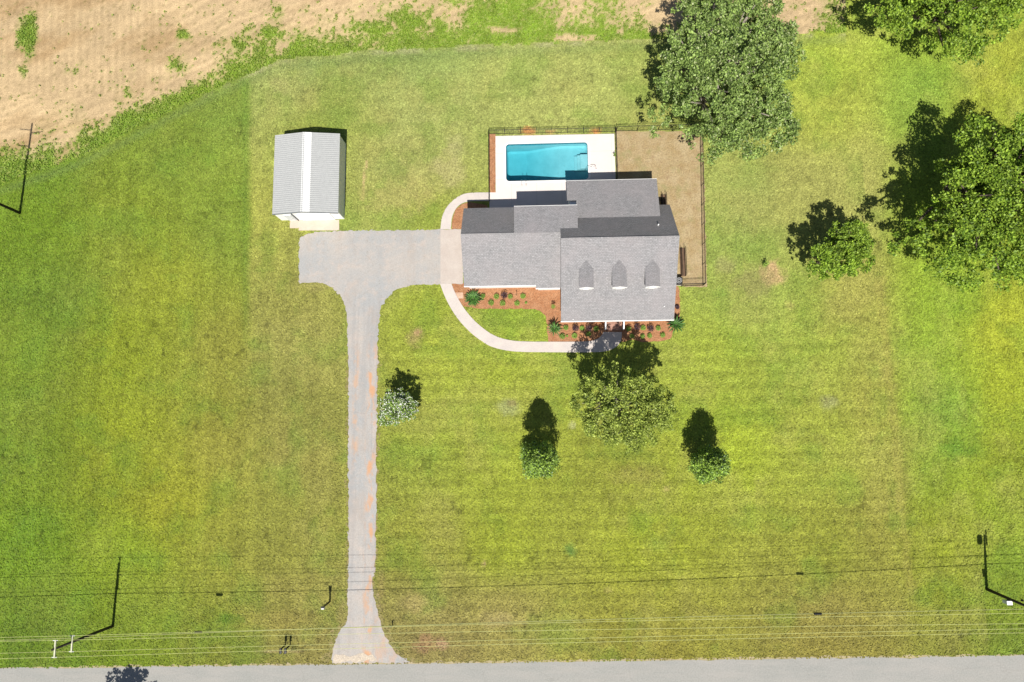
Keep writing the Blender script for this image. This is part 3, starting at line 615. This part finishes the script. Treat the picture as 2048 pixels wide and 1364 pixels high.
# vents
m_pvc = plain('white_pipe', (.75, .75, .75, 1), .4)
for a, b_, z in ((1136, 442, 6.1), (1317, 449, 6.4)):
    x_, y_ = P(a, b_, z); MB().tube([(x_, y_, z-.6), (x_, y_, z+.1)], .07, 10).build('vent_pipe', m_pvc, house, True)
for a, b_ in ((1329, 612), (1147, 636)):
    x_, y_ = P(a, b_, 4); z = 3+kf*(y_-11.7); MB().tube([(x_, y_, z-.1), (x_, y_, z+.15)], .06, 8).build('vent_pipe', m_pvc, house, True)
# wall lamp between the garage windows
# things beside the east wall
ax, ay = P(1358, 563)
ac = thing('air_conditioner', 'dark slatted air conditioner unit beside the east wall of the house', 'air conditioner', (16.45, 16.6, 0))
MB().box(16.05, 16.2, 0, 16.95, 17.1, .08).build('base', m_conc, ac); s = MB()
s.box(16.1, 16.25, .08, 16.9, 17.05, .85)
for k in range(9): s.box(16.085, 16.235, .14+.075*k, 16.915, 17.065, .165+.075*k)
s.build('casing', plain('dark_metal', (.02, .02, .022, 1), .5), ac)
s = MB(); [s.tube([(16.5+r_*math.cos(2*math.pi*k/20), 16.65+r_*math.sin(2*math.pi*k/20), .87) for k in range(21)], .012, 4) for r_ in (.12, .22, .32)]
s.build('grille', m_pvc, ac)

for lab, (xr, ya, yb) in (('black metal stair railings against the east side of the rear wing', (14.95, 24.4, 27.3)), ('long black railing along the east wall of the main house', (16.95, 17.3, 20.7))):
    t = thing('metal_railing', lab, 'railing', (xr, ya, 0))
    for off in (0, .45):
        s = MB().tube([(xr+off, ya, 1.0), (xr+off, yb, 1.0 if off else .7)], .035, 6).tube([(xr+off, ya, .35), (xr+off, yb, .35)], .025, 6)
        k = int((yb-ya)/.14)
        for j in range(k+1): y = ya+(yb-ya)*j/k; s.tube([(xr+off, y, 0), (xr+off, y, .95)], .012, 4)
        s.build('railing_panel', m_iron, t)
    MB().box(xr-.1, ya, 0, xr+.55, yb, .14).build('step', speckled('worn_boards', lin(150, 120, 96, .5), lin(120, 96, 78, .5), 2, 8), t)

# ------------------------------------------------------------------ shed
shed = thing('metal_shed', 'pale corrugated metal shed with low gable roof at the driveway end', 'shed', (-27.3, 30, 0))
m_metal = plain('galvanised_sheet', lin(212, 214, 213, .60), .42, .1, var=.05); m_shw = plain('white_sheet', (.78, .78, .76, 1), .5, var=.04); m_ridge = plain('clear_ridge_panel', lin(244, 245, 244, .68), .4, .0, var=.03)
x0, x1, xm, y0, y1, zE, zR = -31.35, -23.45, -27.62, 25.05, 34.85, 2.75, 3.45
def corr(xa, za, xb, zb_, m, name, par, lift=0):
    s = MB(); n = 40
    ysr = []; 
    for k in range(n+1):
        y = y0+(y1-y0)*k/n; ysr += [(y-.06, 0), (y-.035, .055), (y+.035, .055), (y+.06, 0)]
    ysr = [(min(max(y, y0), y1), z) for y, z in ysr]
    for y, z in ysr: s.v += [(xa, y, za+z+lift), (xb, y, zb_+z+lift)]
    for i in range(len(ysr)-1): s.f.append((2*i, 2*i+1, 2*i+3, 2*i+2))
    return s.build(name, m, par)
xa2, zA = xm+.0, zR
sr = corr(x0, zE, xm, zR, m_metal, 'roof', shed); sr2 = corr(xm, zR, x1, zE, m_metal, 'roof', shed)
k2 = (zR-zE)/(x1-xm)
corr(xm-.1, zR-.02, xm+.95, zR-.95*k2, m_ridge, 'skylight_strip', sr2, .03)
s = MB().add([(x0+.08, y0+.12, 0), (x1-.08, y0+.12, 0), (x1-.08, y0+.12, zE-.02), (xm, y0+.12, zR-.03), (x0+.08, y0+.12, zE-.02), (x0+.08, y1-.1, 0), (x1-.08, y1-.1, 0), (x1-.08, y1-.1, zE-.02), (xm, y1-.1, zR-.03), (x0+.08, y1-.1, zE-.02)],
     [(0, 1, 2, 3, 4), (9, 8, 7, 6, 5), (0, 4, 9, 5), (1, 6, 7, 2)])
s.build('wall', m_shw, shed)
for xa, xb in ((x1-.079, x1-.05), (x0+.05, x0+.079)):
    s = MB()
    for k in range(40): y = y0+.2+k*(y1-y0-.4)/39; s.box(xa, y-.03, 0, xb, y+.03, zE-.05)
    s.box(xa, y0+.13, .0, xb, y1-.11, .06); s.build('ribbed_cladding', m_shw, shed)
m_gut = plain('grey_trim', lin(120, 128, 134, .5), .5)
for a, za, b_, zb_ in ((x0, zE, xm, zR), (xm, zR, x1, zE)): MB().slab([(a, y0-.06, za+.06), (b_, y0-.06, zb_+.06), (b_, y0-.002, zb_+.06), (a, y0-.002, za+.06)], .12).build('eave_trim', m_gut, shed)
dr = MB().box(-28.6, 25.10, .05, -24.6, 25.168, 2.3)
for k in range(5): dr.box(-28.6, 25.085, .05+.45*k, -24.6, 25.099, .47+.45*k)
dr.build('roll_door', m_shw, shed)
sd = MB().box(-30.3, 25.10, .05, -29.4, 25.168, 2.1).build('door', plain('shed_door', lin(225, 228, 230, .75), .5), shed); MB().tube([(-29.5, 25.09, 1.05), (-29.5, 25.04, 1.05)], .03, 8).build('handle', m_chrome, sd)
MB().box(-29.2, 25.05, .0, -29.08, 25.168, 2.6).build('downpipe', m_gut, shed)

# ------------------------------------------------------------------ trees
m_bark = speckled('bark', lin(120, 104, 88, .5), lin(150, 138, 122, .5), 4, 14, .7, 1.2, bmp=.6)
m_limb = speckled('pale_limb', lin(190, 180, 165, .6), lin(160, 150, 136, .6), 4, 14, .7, 1.2)
def inpoly(x, y, poly):
    r = np.zeros(x.shape, bool); j = len(poly)-1
    for i in range(len(poly)):
        xi, yi = poly[i]; xj, yj = poly[j]
        r ^= ((yi > y) != (yj > y)) & (x < (xj-xi)*(y-yi)/(yj-yi+1e-9)+xi); j = i
    return r
def edged(x, y, poly):
    d = np.full(x.shape, 1e9); j = len(poly)-1
    for i in range(len(poly)):
        a = np.array(poly[j], float); b_ = np.array(poly[i], float); e = b_-a; t = np.clip(((x-a[0])*e[0]+(y-a[1])*e[1])/(e@e+1e-9), 0, 1)
        d = np.minimum(d, np.hypot(x-a[0]-t*e[0], y-a[1]-t*e[1])); j = i
    return d
def tree(name, label, cat, poly, z_edge, z_top, ncl, cr, nleaf, lsize, mat, seed, trunk_r=.3, group=None, limbs=9, base=None, zlow=None, fill=.35, flat_=.75, pale=0):
    """crown of leaf clusters inside a real outline (metres at crown height); clusters sit in a dome over limbs that fork from the trunk"""
    r = np.random.default_rng(seed); poly = np.array(poly); c0 = poly.mean(0)
    lo, hi = poly.min(0), poly.max(0); br_ = cr*1.75
    xs = r.uniform(lo[0], hi[0], 9000); ys_ = r.uniform(lo[1], hi[1], 9000); ok = inpoly(xs, ys_, poly); xs, ys_ = xs[ok], ys_[ok]; d = edged(xs, ys_, poly)
    rb = br_*r.uniform(.55, 1.15, len(xs)); ok = d > rb*.45; xs, ys_, d, rb = xs[ok], ys_[ok], d[ok], rb[ok]
    keep = []
    for i in range(len(xs)):
        if all((xs[i]-xs[k])**2+(ys_[i]-ys_[k])**2 > (.43*(rb[i]+rb[k]))**2 for k in keep): keep.append(i)
    xs, ys_, d, rb = xs[keep], ys_[keep], d[keep], rb[keep]; dm = d.max()
    bx_, by_ = base if base else c0
    dn = np.clip(d/dm, 0, 1); zt = z_edge+(z_top-z_edge)*np.sqrt(1-(1-dn)**2); zl = z_edge*.55 if zlow is None else zlow
    z = zt-rb*.5+r.normal(0, cr*.65, len(xs)); cxs, cys = xs, ys_; L = []
    # under storey boughs
    nu = int(len(xs)*fill); q = r.choice(len(xs), nu, replace=False)
    cxs = np.concatenate([xs, bx_+(xs[q]-bx_)*.75]); cys = np.concatenate([ys_, by_+(ys_[q]-by_)*.75]); z = np.concatenate([z, np.maximum(zl+.5, z[q]-r.uniform(1.5, 3.5, nu))]); rb = np.concatenate([rb, rb[q]])
    for i in range(len(cxs)):
        ns = max(4, int(9*(rb[i]/br_)**2*1.6))
        for k in range(ns):
            v = r.normal(size=3); v /= np.linalg.norm(v); v[2] = abs(v[2])*1.1-.25
            p = np.array([cxs[i], cys[i], z[i]])+v*rb[i]*np.array([.85, .85, flat_*.8])*r.uniform(.65, 1.05)
            cs = rb[i]*r.uniform(.26, .48); kk_ = max(5, int(nleaf*.62*(cs/(br_*.36))**2)); u = r.normal(size=(kk_, 3)); u /= np.linalg.norm(u, axis=1)[:, None]
            L.append(u*(cs*r.random(kk_)**.42)[:, None]*np.array([1, 1, .6])+p)
    L = np.concatenate(L); xs = cxs
    t = thing(name, label, cat, (bx_, by_, 0), group)
    quadmesh('crown', leafquads(L, np.full(len(L), lsize), .35, .6, r), mat, t)
    s = MB(); h0 = max(.8, zl*.75)
    s.tube([(bx_, by_, -.05), (bx_+.05, by_, .35), (bx_, by_, h0*.6), (bx_-.04, by_+.03, h0)], [trunk_r*1.5, trunk_r*1.05, trunk_r*.95, trunk_r*.85], 10)
    s.build('trunk', m_bark, t, True)
    pick = r.choice(len(xs), min(limbs, len(xs)), replace=False); s = MB()
    for i in pick:
        e = np.array([cxs[i], cys[i], z[i]]); a = np.array([bx_, by_, h0*.9]); m1 = a+(e-a)*.45+r.normal(0, .25, 3)*trunk_r*2; m1[2] = a[2]+(e[2]-a[2])*.55
        s.tube(catmull([tuple(a), tuple(m1), tuple(e)], 4), [trunk_r*.6*(1-k/9.5) for k in range(9)], 6)
        for q in range(2):
            j = int(np.argmin((cxs-m1[0]-r.normal(0, cr*1.5))**2+(cys-m1[1]-r.normal(0, cr*1.5))**2)); e2 = np.array([cxs[j], cys[j], z[j]]); s.tube([tuple(m1), tuple((m1+e2)/2+r.normal(0, .15, 3)), tuple(e2)], [trunk_r*.3, trunk_r*.2, trunk_r*.07], 5)
    s.build('branch', m_limb if pale else m_bark, t, True)
    return t
pz = lambda L, z: [P(a, b_, z) for a, b_ in L]
m_oak = leafmat('oak_leaf', lin(66, 92, 36, .8), lin(168, 194, 104, .88), lin(196, 206, 150, .8), .06)
m_pecan = leafmat('pecan_leaf', lin(66, 100, 20, .8), lin(170, 200, 70, .88))
m_young = leafmat('light_leaf', lin(76, 98, 28, .8), lin(188, 204, 96, .92), None, 0, .25)
m_mag = leafmat('dark_glossy_leaf', lin(48, 78, 20, .8), lin(170, 202, 84, .95), lin(150, 176, 130, .7), .06, .12)
m_flow = leafmat('myrtle_leaf', lin(56, 86, 26, .8), lin(160, 190, 84, .95), (.74, .76, .68, 1), .26, .15)
grp = 'broad shade trees on the lawn'
tree('shade_tree', 'largest shade tree, grey green with pale limbs showing, over the back yard fence corner', 'tree',
     pz([(1292,120),(1318,92),(1335,60),(1350,20),(1385,-10),(1450,-40),(1530,-20),(1556,35),(1590,62),(1606,95),(1600,140),(1572,165),(1568,190),(1592,235),(1575,268),(1540,296),(1490,312),(1450,322),(1405,342),(1385,310),(1365,282),(1300,272),(1288,250),(1305,222),(1335,196),(1322,160)], 9), 7.5, 13.0, 520, 1.15, 160, .26, m_oak, 1, .5, grp, 26, (18.5, 38.5), 3.6, pale=1)
tree('shade_tree', 'broad shade tree cut by the top right corner of the view', 'tree',
     pz([(1725,35),(1745,12),(1790,0),(1790,-60),(1880,-150),(2000,-170),(2090,-90),(2085,0),(2035,40),(2010,80),(1960,112),(1915,122),(1880,112),(1850,82),(1800,72),(1752,62)], 8), 6, 12, 330, 1.25, 140, .27, m_pecan, 2, .5, grp, 18, (46, 49), 3.2)
tree('shade_tree', 'huge dense green shade tree at the right edge, below the corner tree', 'tree',
     pz([(1905,300),(1925,262),(1960,243),(2010,248),(2070,245),(2170,300),(2220,400),(2180,500),(2100,550),(2040,545),(1985,565),(1920,562),(1868,552),(1830,520),(1782,492),(1790,452),(1835,425),(1870,380),(1885,335)], 9), 6.4, 12, 560, 1.3, 150, .28, m_pecan, 3, .6, grp, 24, (49, 27.5), 3.4)
tree('shade_tree', 'middle sized rounded tree standing alone left of the huge right tree', 'tree',
     pz([(1650,480),(1660,455),(1690,443),(1732,448),(1738,500),(1728,536),(1690,552),(1650,562),(1618,545),(1612,520),(1630,500)], 5), 3.4, 7.4, 110, .8, 150, .23, m_pecan, 4, .22, grp, 14, None, 1.8)
tree('shade_tree', 'airy yellow green tree on the front lawn shading the curved walk', 'tree',
     pz([(1140,790),(1165,752),(1195,738),(1235,732),(1280,742),(1315,768),(1345,792),(1350,830),(1335,868),(1300,890),(1255,902),(1205,885),(1165,862),(1150,830)], 7.5), 5.6, 11.5, 190, .9, 135, .21, m_young, 5, .25, grp, 22, None, 4.0, fill=.4, pale=1)
tree('crape_myrtle', 'small tree covered in white blossom beside the driveway', 'tree',
     pz([(765,800),(778,782),(805,778),(828,790),(834,815),(826,838),(800,852),(770,848),(760,825)], 2.6), 1.9, 4.4, 46, .55, 110, .17, m_flow, 6, .08, None, 8, None, .8)
def cone(cx_, cy_, r0, n=16, seed=0):
    q = random.Random(seed); return [(cx_+r0*q.uniform(.85, 1.1)*math.cos(2*math.pi*k/n), cy_+r0*q.uniform(.85, 1.1)*math.sin(2*math.pi*k/n)) for k in range(n)]
def evergreen(label, gx_, gy_, r0, h, seed, n):
    """upright egg shaped tree: rings of leaf clusters narrowing upward"""
    r = np.random.default_rng(seed); L = []
    for i in range(n):
        u = r.random()**.8; z = .4+u*(h-.6); prof = r0*math.sin(math.pi*min(1, (u*.62+.26)))**.6*(1 if u < .5 else 1-.42*((u-.5)/.5)**2)
        a = r.uniform(0, 2*math.pi); cr_ = r.uniform(.34, .8); d = max(0, prof-cr_*.45)*r.random()**.3
        k = int(300*cr_**1.6); v_ = r.normal(size=(k, 3)); v_ /= np.linalg.norm(v_, axis=1)[:, None]; L.append(v_*(cr_*r.random(k)**.35)[:, None]+np.array([gx_+d*math.cos(a), gy_+d*math.sin(a), z]))
    t = thing('magnolia_tree', label, 'tree', (gx_, gy_, 0), 'upright evergreens on the front lawn')
    L = np.concatenate(L); quadmesh('crown', leafquads(L, np.full(len(L), .22), .3, .5, r), m_mag, t)
    MB().tube([(gx_, gy_, -.05), (gx_, gy_, 1), (gx_, gy_, h*.85)], [.16, .12, .03], 8).build('trunk', m_bark, t, True)
x_, y_ = P(1078, 915); evergreen('dark upright evergreen nearest the airy tree, left of the pair', x_, y_, 2.2, 9.6, 11, 105)
x_, y_ = P(1402, 925); evergreen('dark upright evergreen standing farthest right on the front lawn', x_, y_, 2.05, 8.3, 12, 88)
# trees across the road, just out of view: their shadows fall on the road
tree('shade_tree', 'tree across the road whose crown shadow touches the asphalt', 'tree', cone(-47.5, -34.9, 3.0, seed=5), 6, 9.5, 60, .9, 120, .28, m_pecan, 21, .25, grp, 10, None, 3)
# sapling and small posts on the lawn
x_, y_ = P(1528, 531); t = thing('sapling', 'tiny dark sapling by the bare soil patch east of the fence', 'sapling', (x_, y_, 0))
L = rng.normal(size=(160, 3))*np.array([.16, .16, .28])+np.array([x_, y_, .75]); quadmesh('foliage', leafquads(L, np.full(160, .14), .2), m_mag, t); MB().tube([(x_, y_, 0), (x_+.03, y_, .9)], [.03, .012], 6).build('stem', m_bark, t)

# ------------------------------------------------------------------ grass tufts over the mown lawn
OUT += [[(-31.3, 25), (-23.4, 25), (-23.4, 34.9), (-31.3, 34.9)], [(-8.2, 15.9), (15.2, 12), (15.2, 25), (13.6, 28), (-8.2, 28)]]
ng = 330000; gxx = rng.uniform(-68, 59, ng); gyy = rng.uniform(-29, 56, ng); fi = np.round((gxx+80)/.3).astype(int); fj = np.round((gyy+36)/.3).astype(int)
i0 = int(np.argmin(np.abs(gx+80))); j0 = int(np.argmin(np.abs(gy+36))); ci = fi+i0; cj = fj+j0; kp = ~inside[cj, ci]
for o in OUT: kp &= ~inpoly(gxx, gyy, o)
gxx, gyy, ci, cj = gxx[kp], gyy[kp], ci[kp], cj[kp]
m, nt, b = newmat('grass_blade', .7, .2); a = N(nt, 'ShaderNodeVertexColor', layer_name='Col'); g = N(nt, 'ShaderNodeNewGeometry')
nt.links.new(mixc(nt, 1.0, a.outputs[0], grey(nt, maprange(nt, g.outputs['Random Per Island'], 0, 1, .76, 1.42)), 'MULTIPLY'), b.inputs['Base Color'])
c4 = np.ones((len(gxx), 4)); c4[:, :3] = gc[cj, ci]
tag(quadmesh('grass', leafquads(np.stack([gxx, gyy, rng.uniform(.02, .07, len(gxx))], 1), np.full(len(gxx), .21), 2.6, .6), m, None, c4), 'short mown grass of the wide lawn', 'grass', kind='stuff')

# ------------------------------------------------------------------ planting
m_palm = leafmat('palm_frond', lin(30, 66, 22, .8), lin(96, 140, 60, .85), None, 0, .12)
def palm(label, a, b_, rad, h, nf, seed, droop=.5):
    x_, y_ = P(a, b_); r = random.Random(seed); t = thing('sago_palm', label, 'palm', (x_, y_, 0), 'sago palms at the bed corners'); s = MB()
    for k in range(nf):
        an = 2*math.pi*k/nf*2.618+r.uniform(-.1, .1); tier = k/nf; el = .15+1.1*tier; L_ = rad*r.uniform(.85, 1.1)*(1.08-.25*tier); n = 7; prev = None
        dx_, dy_ = math.cos(an), math.sin(an)
        for i in range(n+1):
            u = i/n; rr = L_*u*math.cos(el*(1-u*.6)*.9); zz_ = h+L_*(math.sin(el)*u*1.1-droop*u*u*.8); w_ = .075*rad*math.sin(math.pi*min(1, u*.9+.12))**.6
            cpt = (x_+dx_*rr, y_+dy_*rr, max(.05, zz_)); l = (cpt[0]-dy_*w_, cpt[1]+dx_*w_, cpt[2]+w_*.35); q = (cpt[0]+dy_*w_, cpt[1]-dx_*w_, cpt[2]+w_*.35)
            if prev: s.add([prev[1], prev[0], cpt, l], [(0, 1, 2, 3)]); s.add([prev[0], prev[2], q, cpt], [(0, 1, 2, 3)])
            prev = (cpt, l, q)
    s.build('fronds', m_palm, t)
    MB().tube([(x_, y_, 0), (x_, y_, h*.6), (x_, y_, h+.08)], [.2, .17, .12], 8).build('trunk', m_bark, t, True)
palm('full sago palm at the garage corner of the front bed', 947, 599, 1.15, .35, 46, 1)
palm('sago palm with long open fronds at the porch left corner', 1109, 660, 1.0, 1.0, 22, 2, .7)
palm('sago palm at the far right end of the porch bed', 1350, 651, 1.15, .5, 34, 3)
m_shrub = leafmat('shrub_leaf', lin(112, 156, 56, .85), lin(172, 198, 100, .85)); m_red = leafmat('burgundy_leaf', lin(58, 34, 44, .8), lin(104, 80, 88, .8), None, 0, .1); m_stem = m_bark
def shrub(label, a, b_, r_, h, m, name='round_shrub', cat='shrub', group='small clipped shrubs in the front beds', leaf=.12, k=260, trunk=0):
    x_, y_ = P(a, b_); t = thing(name, label, cat, (x_, y_, 0), group); v_ = rng.normal(size=(k, 3)); v_ /= np.linalg.norm(v_, axis=1)[:, None]
    L = v_*(rng.random(k)**.35)[:, None]*np.array([r_, r_, h/2])+np.array([x_, y_, h/2+.02+trunk]); quadmesh('foliage', leafquads(L, np.full(k, leaf), .3, .6), m, t)
    MB().tube([(x_, y_, 0), (x_, y_, h*.6+trunk)], [.03, .015], 5).build('stem', m_stem, t)
S = [(966,593,.3,.5,'green shrub touching the right side of the full palm'),(993,594,.34,.55,'green shrub between the full palm and the first burgundy bush'),(1020.7,594,.3,.5,'green shrub just right of the burgundy bush by the garage wall'),
     (1046,593,.33,.5,'green shrub right of the thin stake under the garage window'),(982.6,606,.36,.5,'front row shrub nearest the full palm'),(1005.5,607,.37,.55,'front row shrub directly below the burgundy bush by the garage wall'),
     (1034,607,.33,.4,'pale front row shrub third from the full palm'),(1052,605.5,.14,.2,'tiny plant at the right end of the garage front row'),
     (1132,656,.3,.5,'green shrub between the open palm and the porch burgundy bushes'),(1164,657,.3,.4,'green shrub between the two burgundy bushes left of the steps'),(1192,658,.34,.5,'green shrub just left of the front steps'),
     (1124.5,673,.36,.4,'spreading shrub right below the open palm by the walk'),(1134,672,.12,.2,'tiny plant beside the spreading shrub near the walk'),(1149,672,.34,.45,'front row shrub below the leftmost porch burgundy bush'),(1177,668.5,.32,.4,'front row shrub just left of the tree shaded walk'),
     (1256.5,658,.3,.5,'green shrub just right of the front steps'),(1286,656.5,.32,.5,'green shrub between the two burgundy bushes right of the steps'),(1316,657,.3,.5,'green shrub between the right end burgundy bush and the palm'),
     (1284.7,673,.28,.4,'front row shrub at the left of the right porch bed'),(1298.7,672,.3,.4,'front row shrub in the middle of the right porch bed'),(1325,670.5,.3,.4,'front row shrub nearest the right end palm'),(1264,673,.3,.4,'front row shrub at the shaded edge of the right porch bed')]
for a, b_, r_, h, l in S: shrub(l, a, b_, r_, h, m_shrub)
for a, b_, l in [(1008.5,592,'burgundy bush against the garage front wall'),(1150.5,657,'burgundy bush at far left of the porch bed'),(1177.6,656.5,'burgundy bush second left of the front steps'),(1273.7,655,'burgundy bush first right of the front steps'),(1300,657,'burgundy bush farthest right before the end palm')]:
    shrub(l, a, b_, .42, .95, m_red, 'burgundy_bush', 'bush', 'burgundy bushes in the front beds', .12, 260)
shrub('lollipop shaped little tree between garage front and porch', 1106, 616, .28, .5, m_shrub, 'topiary_tree', 'tree', None, .1, 160, .75)
shrub('dark leafy plant beside the east end of the porch', 1354, 615, .25, .5, m_red, 'bedding_plant', 'plant', None)
shrub('thin vine like plant at the pool deck edge of the dividing fence', 1228, 312, .2, .9, m_shrub, 'climbing_plant', 'plant', None, .09, 90)
x_, y_ = P(1032.7, 591); t = thing('garden_stake', 'thin dark stake upright in the garage bed', 'stake', (x_, y_, 0)); MB().tube([(x_, y_, 0), (x_, y_, 1.0)], .025, 6).build('rod', m_iron, t); MB().box(x_-.06, y_-.02, .8, x_+.06, y_+.02, 1.02).build('cap', m_iron, t)

# ------------------------------------------------------------------ poles and lines
m_wood = speckled('dark_pole_wood', lin(84, 76, 68, .5), lin(60, 54, 48, .5), 2, 10, .8, 1.2); m_arm = plain('pale_crossarm', lin(226, 226, 196, .7), .6); m_ins = plain('porcelain', (.7, .7, .7, 1), .3); m_wire = plain('bright_wire', lin(220, 224, 150, .75), .5, .0)
def pole(label, base, top, h):
    t = thing('utility_pole', label, 'utility pole', (*base, 0), 'utility poles on the plot')
    MB().tube([(*base, -.1), (*top, h)], [.17, .11], 12).build('shaft', m_wood, t, True); return t
p1 = pole('dark utility pole with two pale crossarms near the road', (-49.4, -22.5), (-49.35, -22.0), 10.0)
A = {}
for nm, xx, ya, yb, z in (('u', -49.22, -22.85, -21.1, 9.75), ('l', -49.22, -23.1, -21.4, 7.2)):
    c_ = MB().box(xx-.07, ya, z-.07, xx+.07, yb, z+.07).build('crossarm', m_arm, p1)
    for k, yy in enumerate((ya+.06, yb-.06)):
        for sx in (-1, 1): MB().tube([(xx+sx*.08, yy, z), (xx+sx*.14, yy, z), (xx+sx*.16, yy, z), (xx+sx*.26, yy, z)], [.03, .05, .035, .05], 8).build('insulator', m_ins, c_)
        A[nm+str(k)] = (xx, yy, z)
b0 = P(1973, 1178); p2 = pole('dark utility pole leaning out of the right edge with a grey transformer', b0, (b0[0]+.1, b0[1]-.45), 9.6)
tx, ty, trz = b0[0]-.15, b0[1]-.5, 3.9
mb_ = MB().box(tx-.2, ty-.2, 3.05, tx+.28, ty+.14, 3.8).build('meter_box', plain('meter_grey', lin(224, 232, 236, .75), .4), p2)
MB().box(tx-.24, ty-.24, 3.8, tx+.32, ty+.16, 3.85).build('lid', m_white, mb_)
MB().box(b0[0]-.05, ty+.14, 3.3, b0[0]+.1, b0[1]-.1, 3.5).build('bracket', m_gut, p2)
tr_ = MB().tube([(b0[0]-.42, b0[1], 7.7), (b0[0]-.42, b0[1], 7.75), (b0[0]-.42, b0[1], 8.6), (b0[0]-.42, b0[1], 8.65)], [.2, .3, .3, .2], 16).build('transformer', m_gut, p2, True)
for s_x in (-.1, .1): MB().tube([(b0[0]-.42+s_x, b0[1], 8.6), (b0[0]-.42+s_x, b0[1], 8.9)], [.035, .02], 8).build('bushing', m_ins, tr_)
c2_ = MB().box(b0[0]+.22, b0[1]-1.3, 9.2, b0[0]+.36, b0[1]+.3, 9.34).build('crossarm', m_arm, p2)
MB().tube(catmull([(b0[0]+.2, b0[1], 5.3), (b0[0]+.22, b0[1]+.2, 5.3)], 3), .12, 8).build('splice_case', m_iron, p2)
p3b = P(40, 426); d3 = P(0, 410, 4.6); k3 = 17.5/4.6
p3 = pole('tall dark utility pole at the left edge on the field side', p3b, (p3b[0]+.3, p3b[1]+.3), 17.5)
for z, sgn in ((16.2, -1), (15.6, 1), (12.9, -1)): MB().tube([(p3b[0]+.3, p3b[1]+.3, z), (p3b[0]+.3+sgn*1.5, p3b[1]+.3, z+.25)], [.06, .05], 6).build('crossarm', m_arm, p3)
def wire(name, label, a, b_, sag, r_=.016, m=m_wire, ext=True, ex0=60, ex1=60):
    a = np.array(a, float); b_ = np.array(b_, float); pts = []
    if ext: d = (b_-a)/np.linalg.norm(b_-a); pts += [tuple(a-d*ex0)]
    for u in np.linspace(0, 1, 25): pts.append(tuple(a+(b_-a)*u-np.array([0, 0, 4*sag*u*(1-u)])))
    if ext: pts += [tuple(b_+d*ex1)]
    return tag(MB().tube(pts, r_, 5).build(name, m), label, 'power line', 'overhead lines along the road')
def end(py_, z): x_, y_ = P(2048, py_, z); return (x_+2.0, y_+.02, z)
wire('power_line', 'pale overhead wire closest to the road', A['u0'], end(1265, 9.6), .5)
wire('power_line', 'pale overhead wire second from the road', A['l0'], end(1257, 8.3), .4)
wire('power_line', 'pale overhead wire third from the road', A['u1'], end(1247, 9.6), .5)
wire('power_line', 'upper thin pale wire farthest from the road', A['l1'], end(1226, 6.8), .6)
xa_, ya_ = P(148, 1279, 5.6); xb_, yb_ = P(2048, 1226.5, 5.6); ca = (-49.2, -22.3, 5.7); cb = (b0[0]+.25, b0[1]-.1, 5.5)
y_l = P(397, 1264, 4.4); y_r = P(1635, 1227, 4.65)
kk = (y_r[1]-y_l[1])/(y_r[0]-y_l[0]); ca = (-49.2, y_l[1]+kk*(-49.2-y_l[0]), 5.2); cb = (b0[0]+.2, y_r[1]+kk*(b0[0]-y_r[0]), 5.3)
cable = wire('telephone_cable', 'thick cable with dark splice boxes slung lowest between the poles', ca, cb, .95, .03, plain('grey_cable', lin(190, 194, 130, .6), .5), True)
cable['category'] = 'cable'
for (x_, y_), z in ((y_l, 4.43), (y_r, 4.72)):
    MB().tube([(x_-.42, y_, z), (x_-.36, y_, z), (x_+.36, y_, z), (x_+.42, y_, z)], [.05, .13, .13, .05], 8).build('splice_box', m_iron, cable)
wire('service_line', 'thin dark service line leading away up the right edge', (b0[0]+.2, b0[1], 8.9), (b0[0]+13, b0[1]+22, 7.0), .4, .02, m_iron, False)['category'] = 'power line'

# roadside posts
x_, y_ = P(660, 1203); t = thing('meter_post', 'short black post with small white box left of the driveway', 'post', (x_, y_, 0))
MB().tube([(x_, y_, -.05), (x_-.05, y_, 2.5)], .1, 8).build('shaft', m_iron, t); MB().box(x_-.2, y_-.22, 2.1, x_+.1, y_-.06, 2.55).build('box', m_white, t); MB().box(x_-.25, y_-.1, 2.5, x_+.15, y_+.1, 2.58).build('cap', m_iron, t)
for a, l in ((571, 'left one of two thin posts at the roadside mailbox spot'), (580.5, 'right one of two thin posts at the roadside mailbox spot')):
    x_, y_ = P(a, 1290); t = thing('mailbox', l, 'mailbox', (x_, y_, 0), 'two mailboxes on thin posts by the road')
    MB().box(x_-.06, y_-.06, 0, x_+.06, y_+.06, 1.35).build('post', m_wood, t); s = MB(); L_ = [(.13*math.cos(math.pi*k/8), .13*math.sin(math.pi*k/8)+.13) for k in range(9)]+[(-.13, 0), (.13, 0)][0:2]
    s.add([(x_+u, y_-.45, 1.36+w_) for u, w_ in L_]+[(x_+u, y_+.12, 1.36+w_) for u, w_ in L_], [tuple(range(11)), tuple(range(21, 10, -1))]+[(k, k+11, (k+1) % 11+11, (k+1) % 11) for k in range(11)])
    s.build('letter_box', plain('mailbox_dark', (.03, .03, .035, 1), .4), t); MB().box(x_+.131, y_-.35, 1.5, x_+.14, y_-.2, 1.72).build('flag', m_ins, t)
x_, y_ = P(785, 1250); t = thing('marker_stake', 'short dark utility marker right of the driveway mouth', 'marker', (x_, y_, 0)); MB().tube([(x_, y_, 0), (x_, y_, .7)], .05, 8).build('shaft', m_iron, t); MB().box(x_-.08, y_-.05, .5, x_+.08, y_+.05, .75).build('cap', m_iron, t)
scene.render.engine = 'CYCLES'
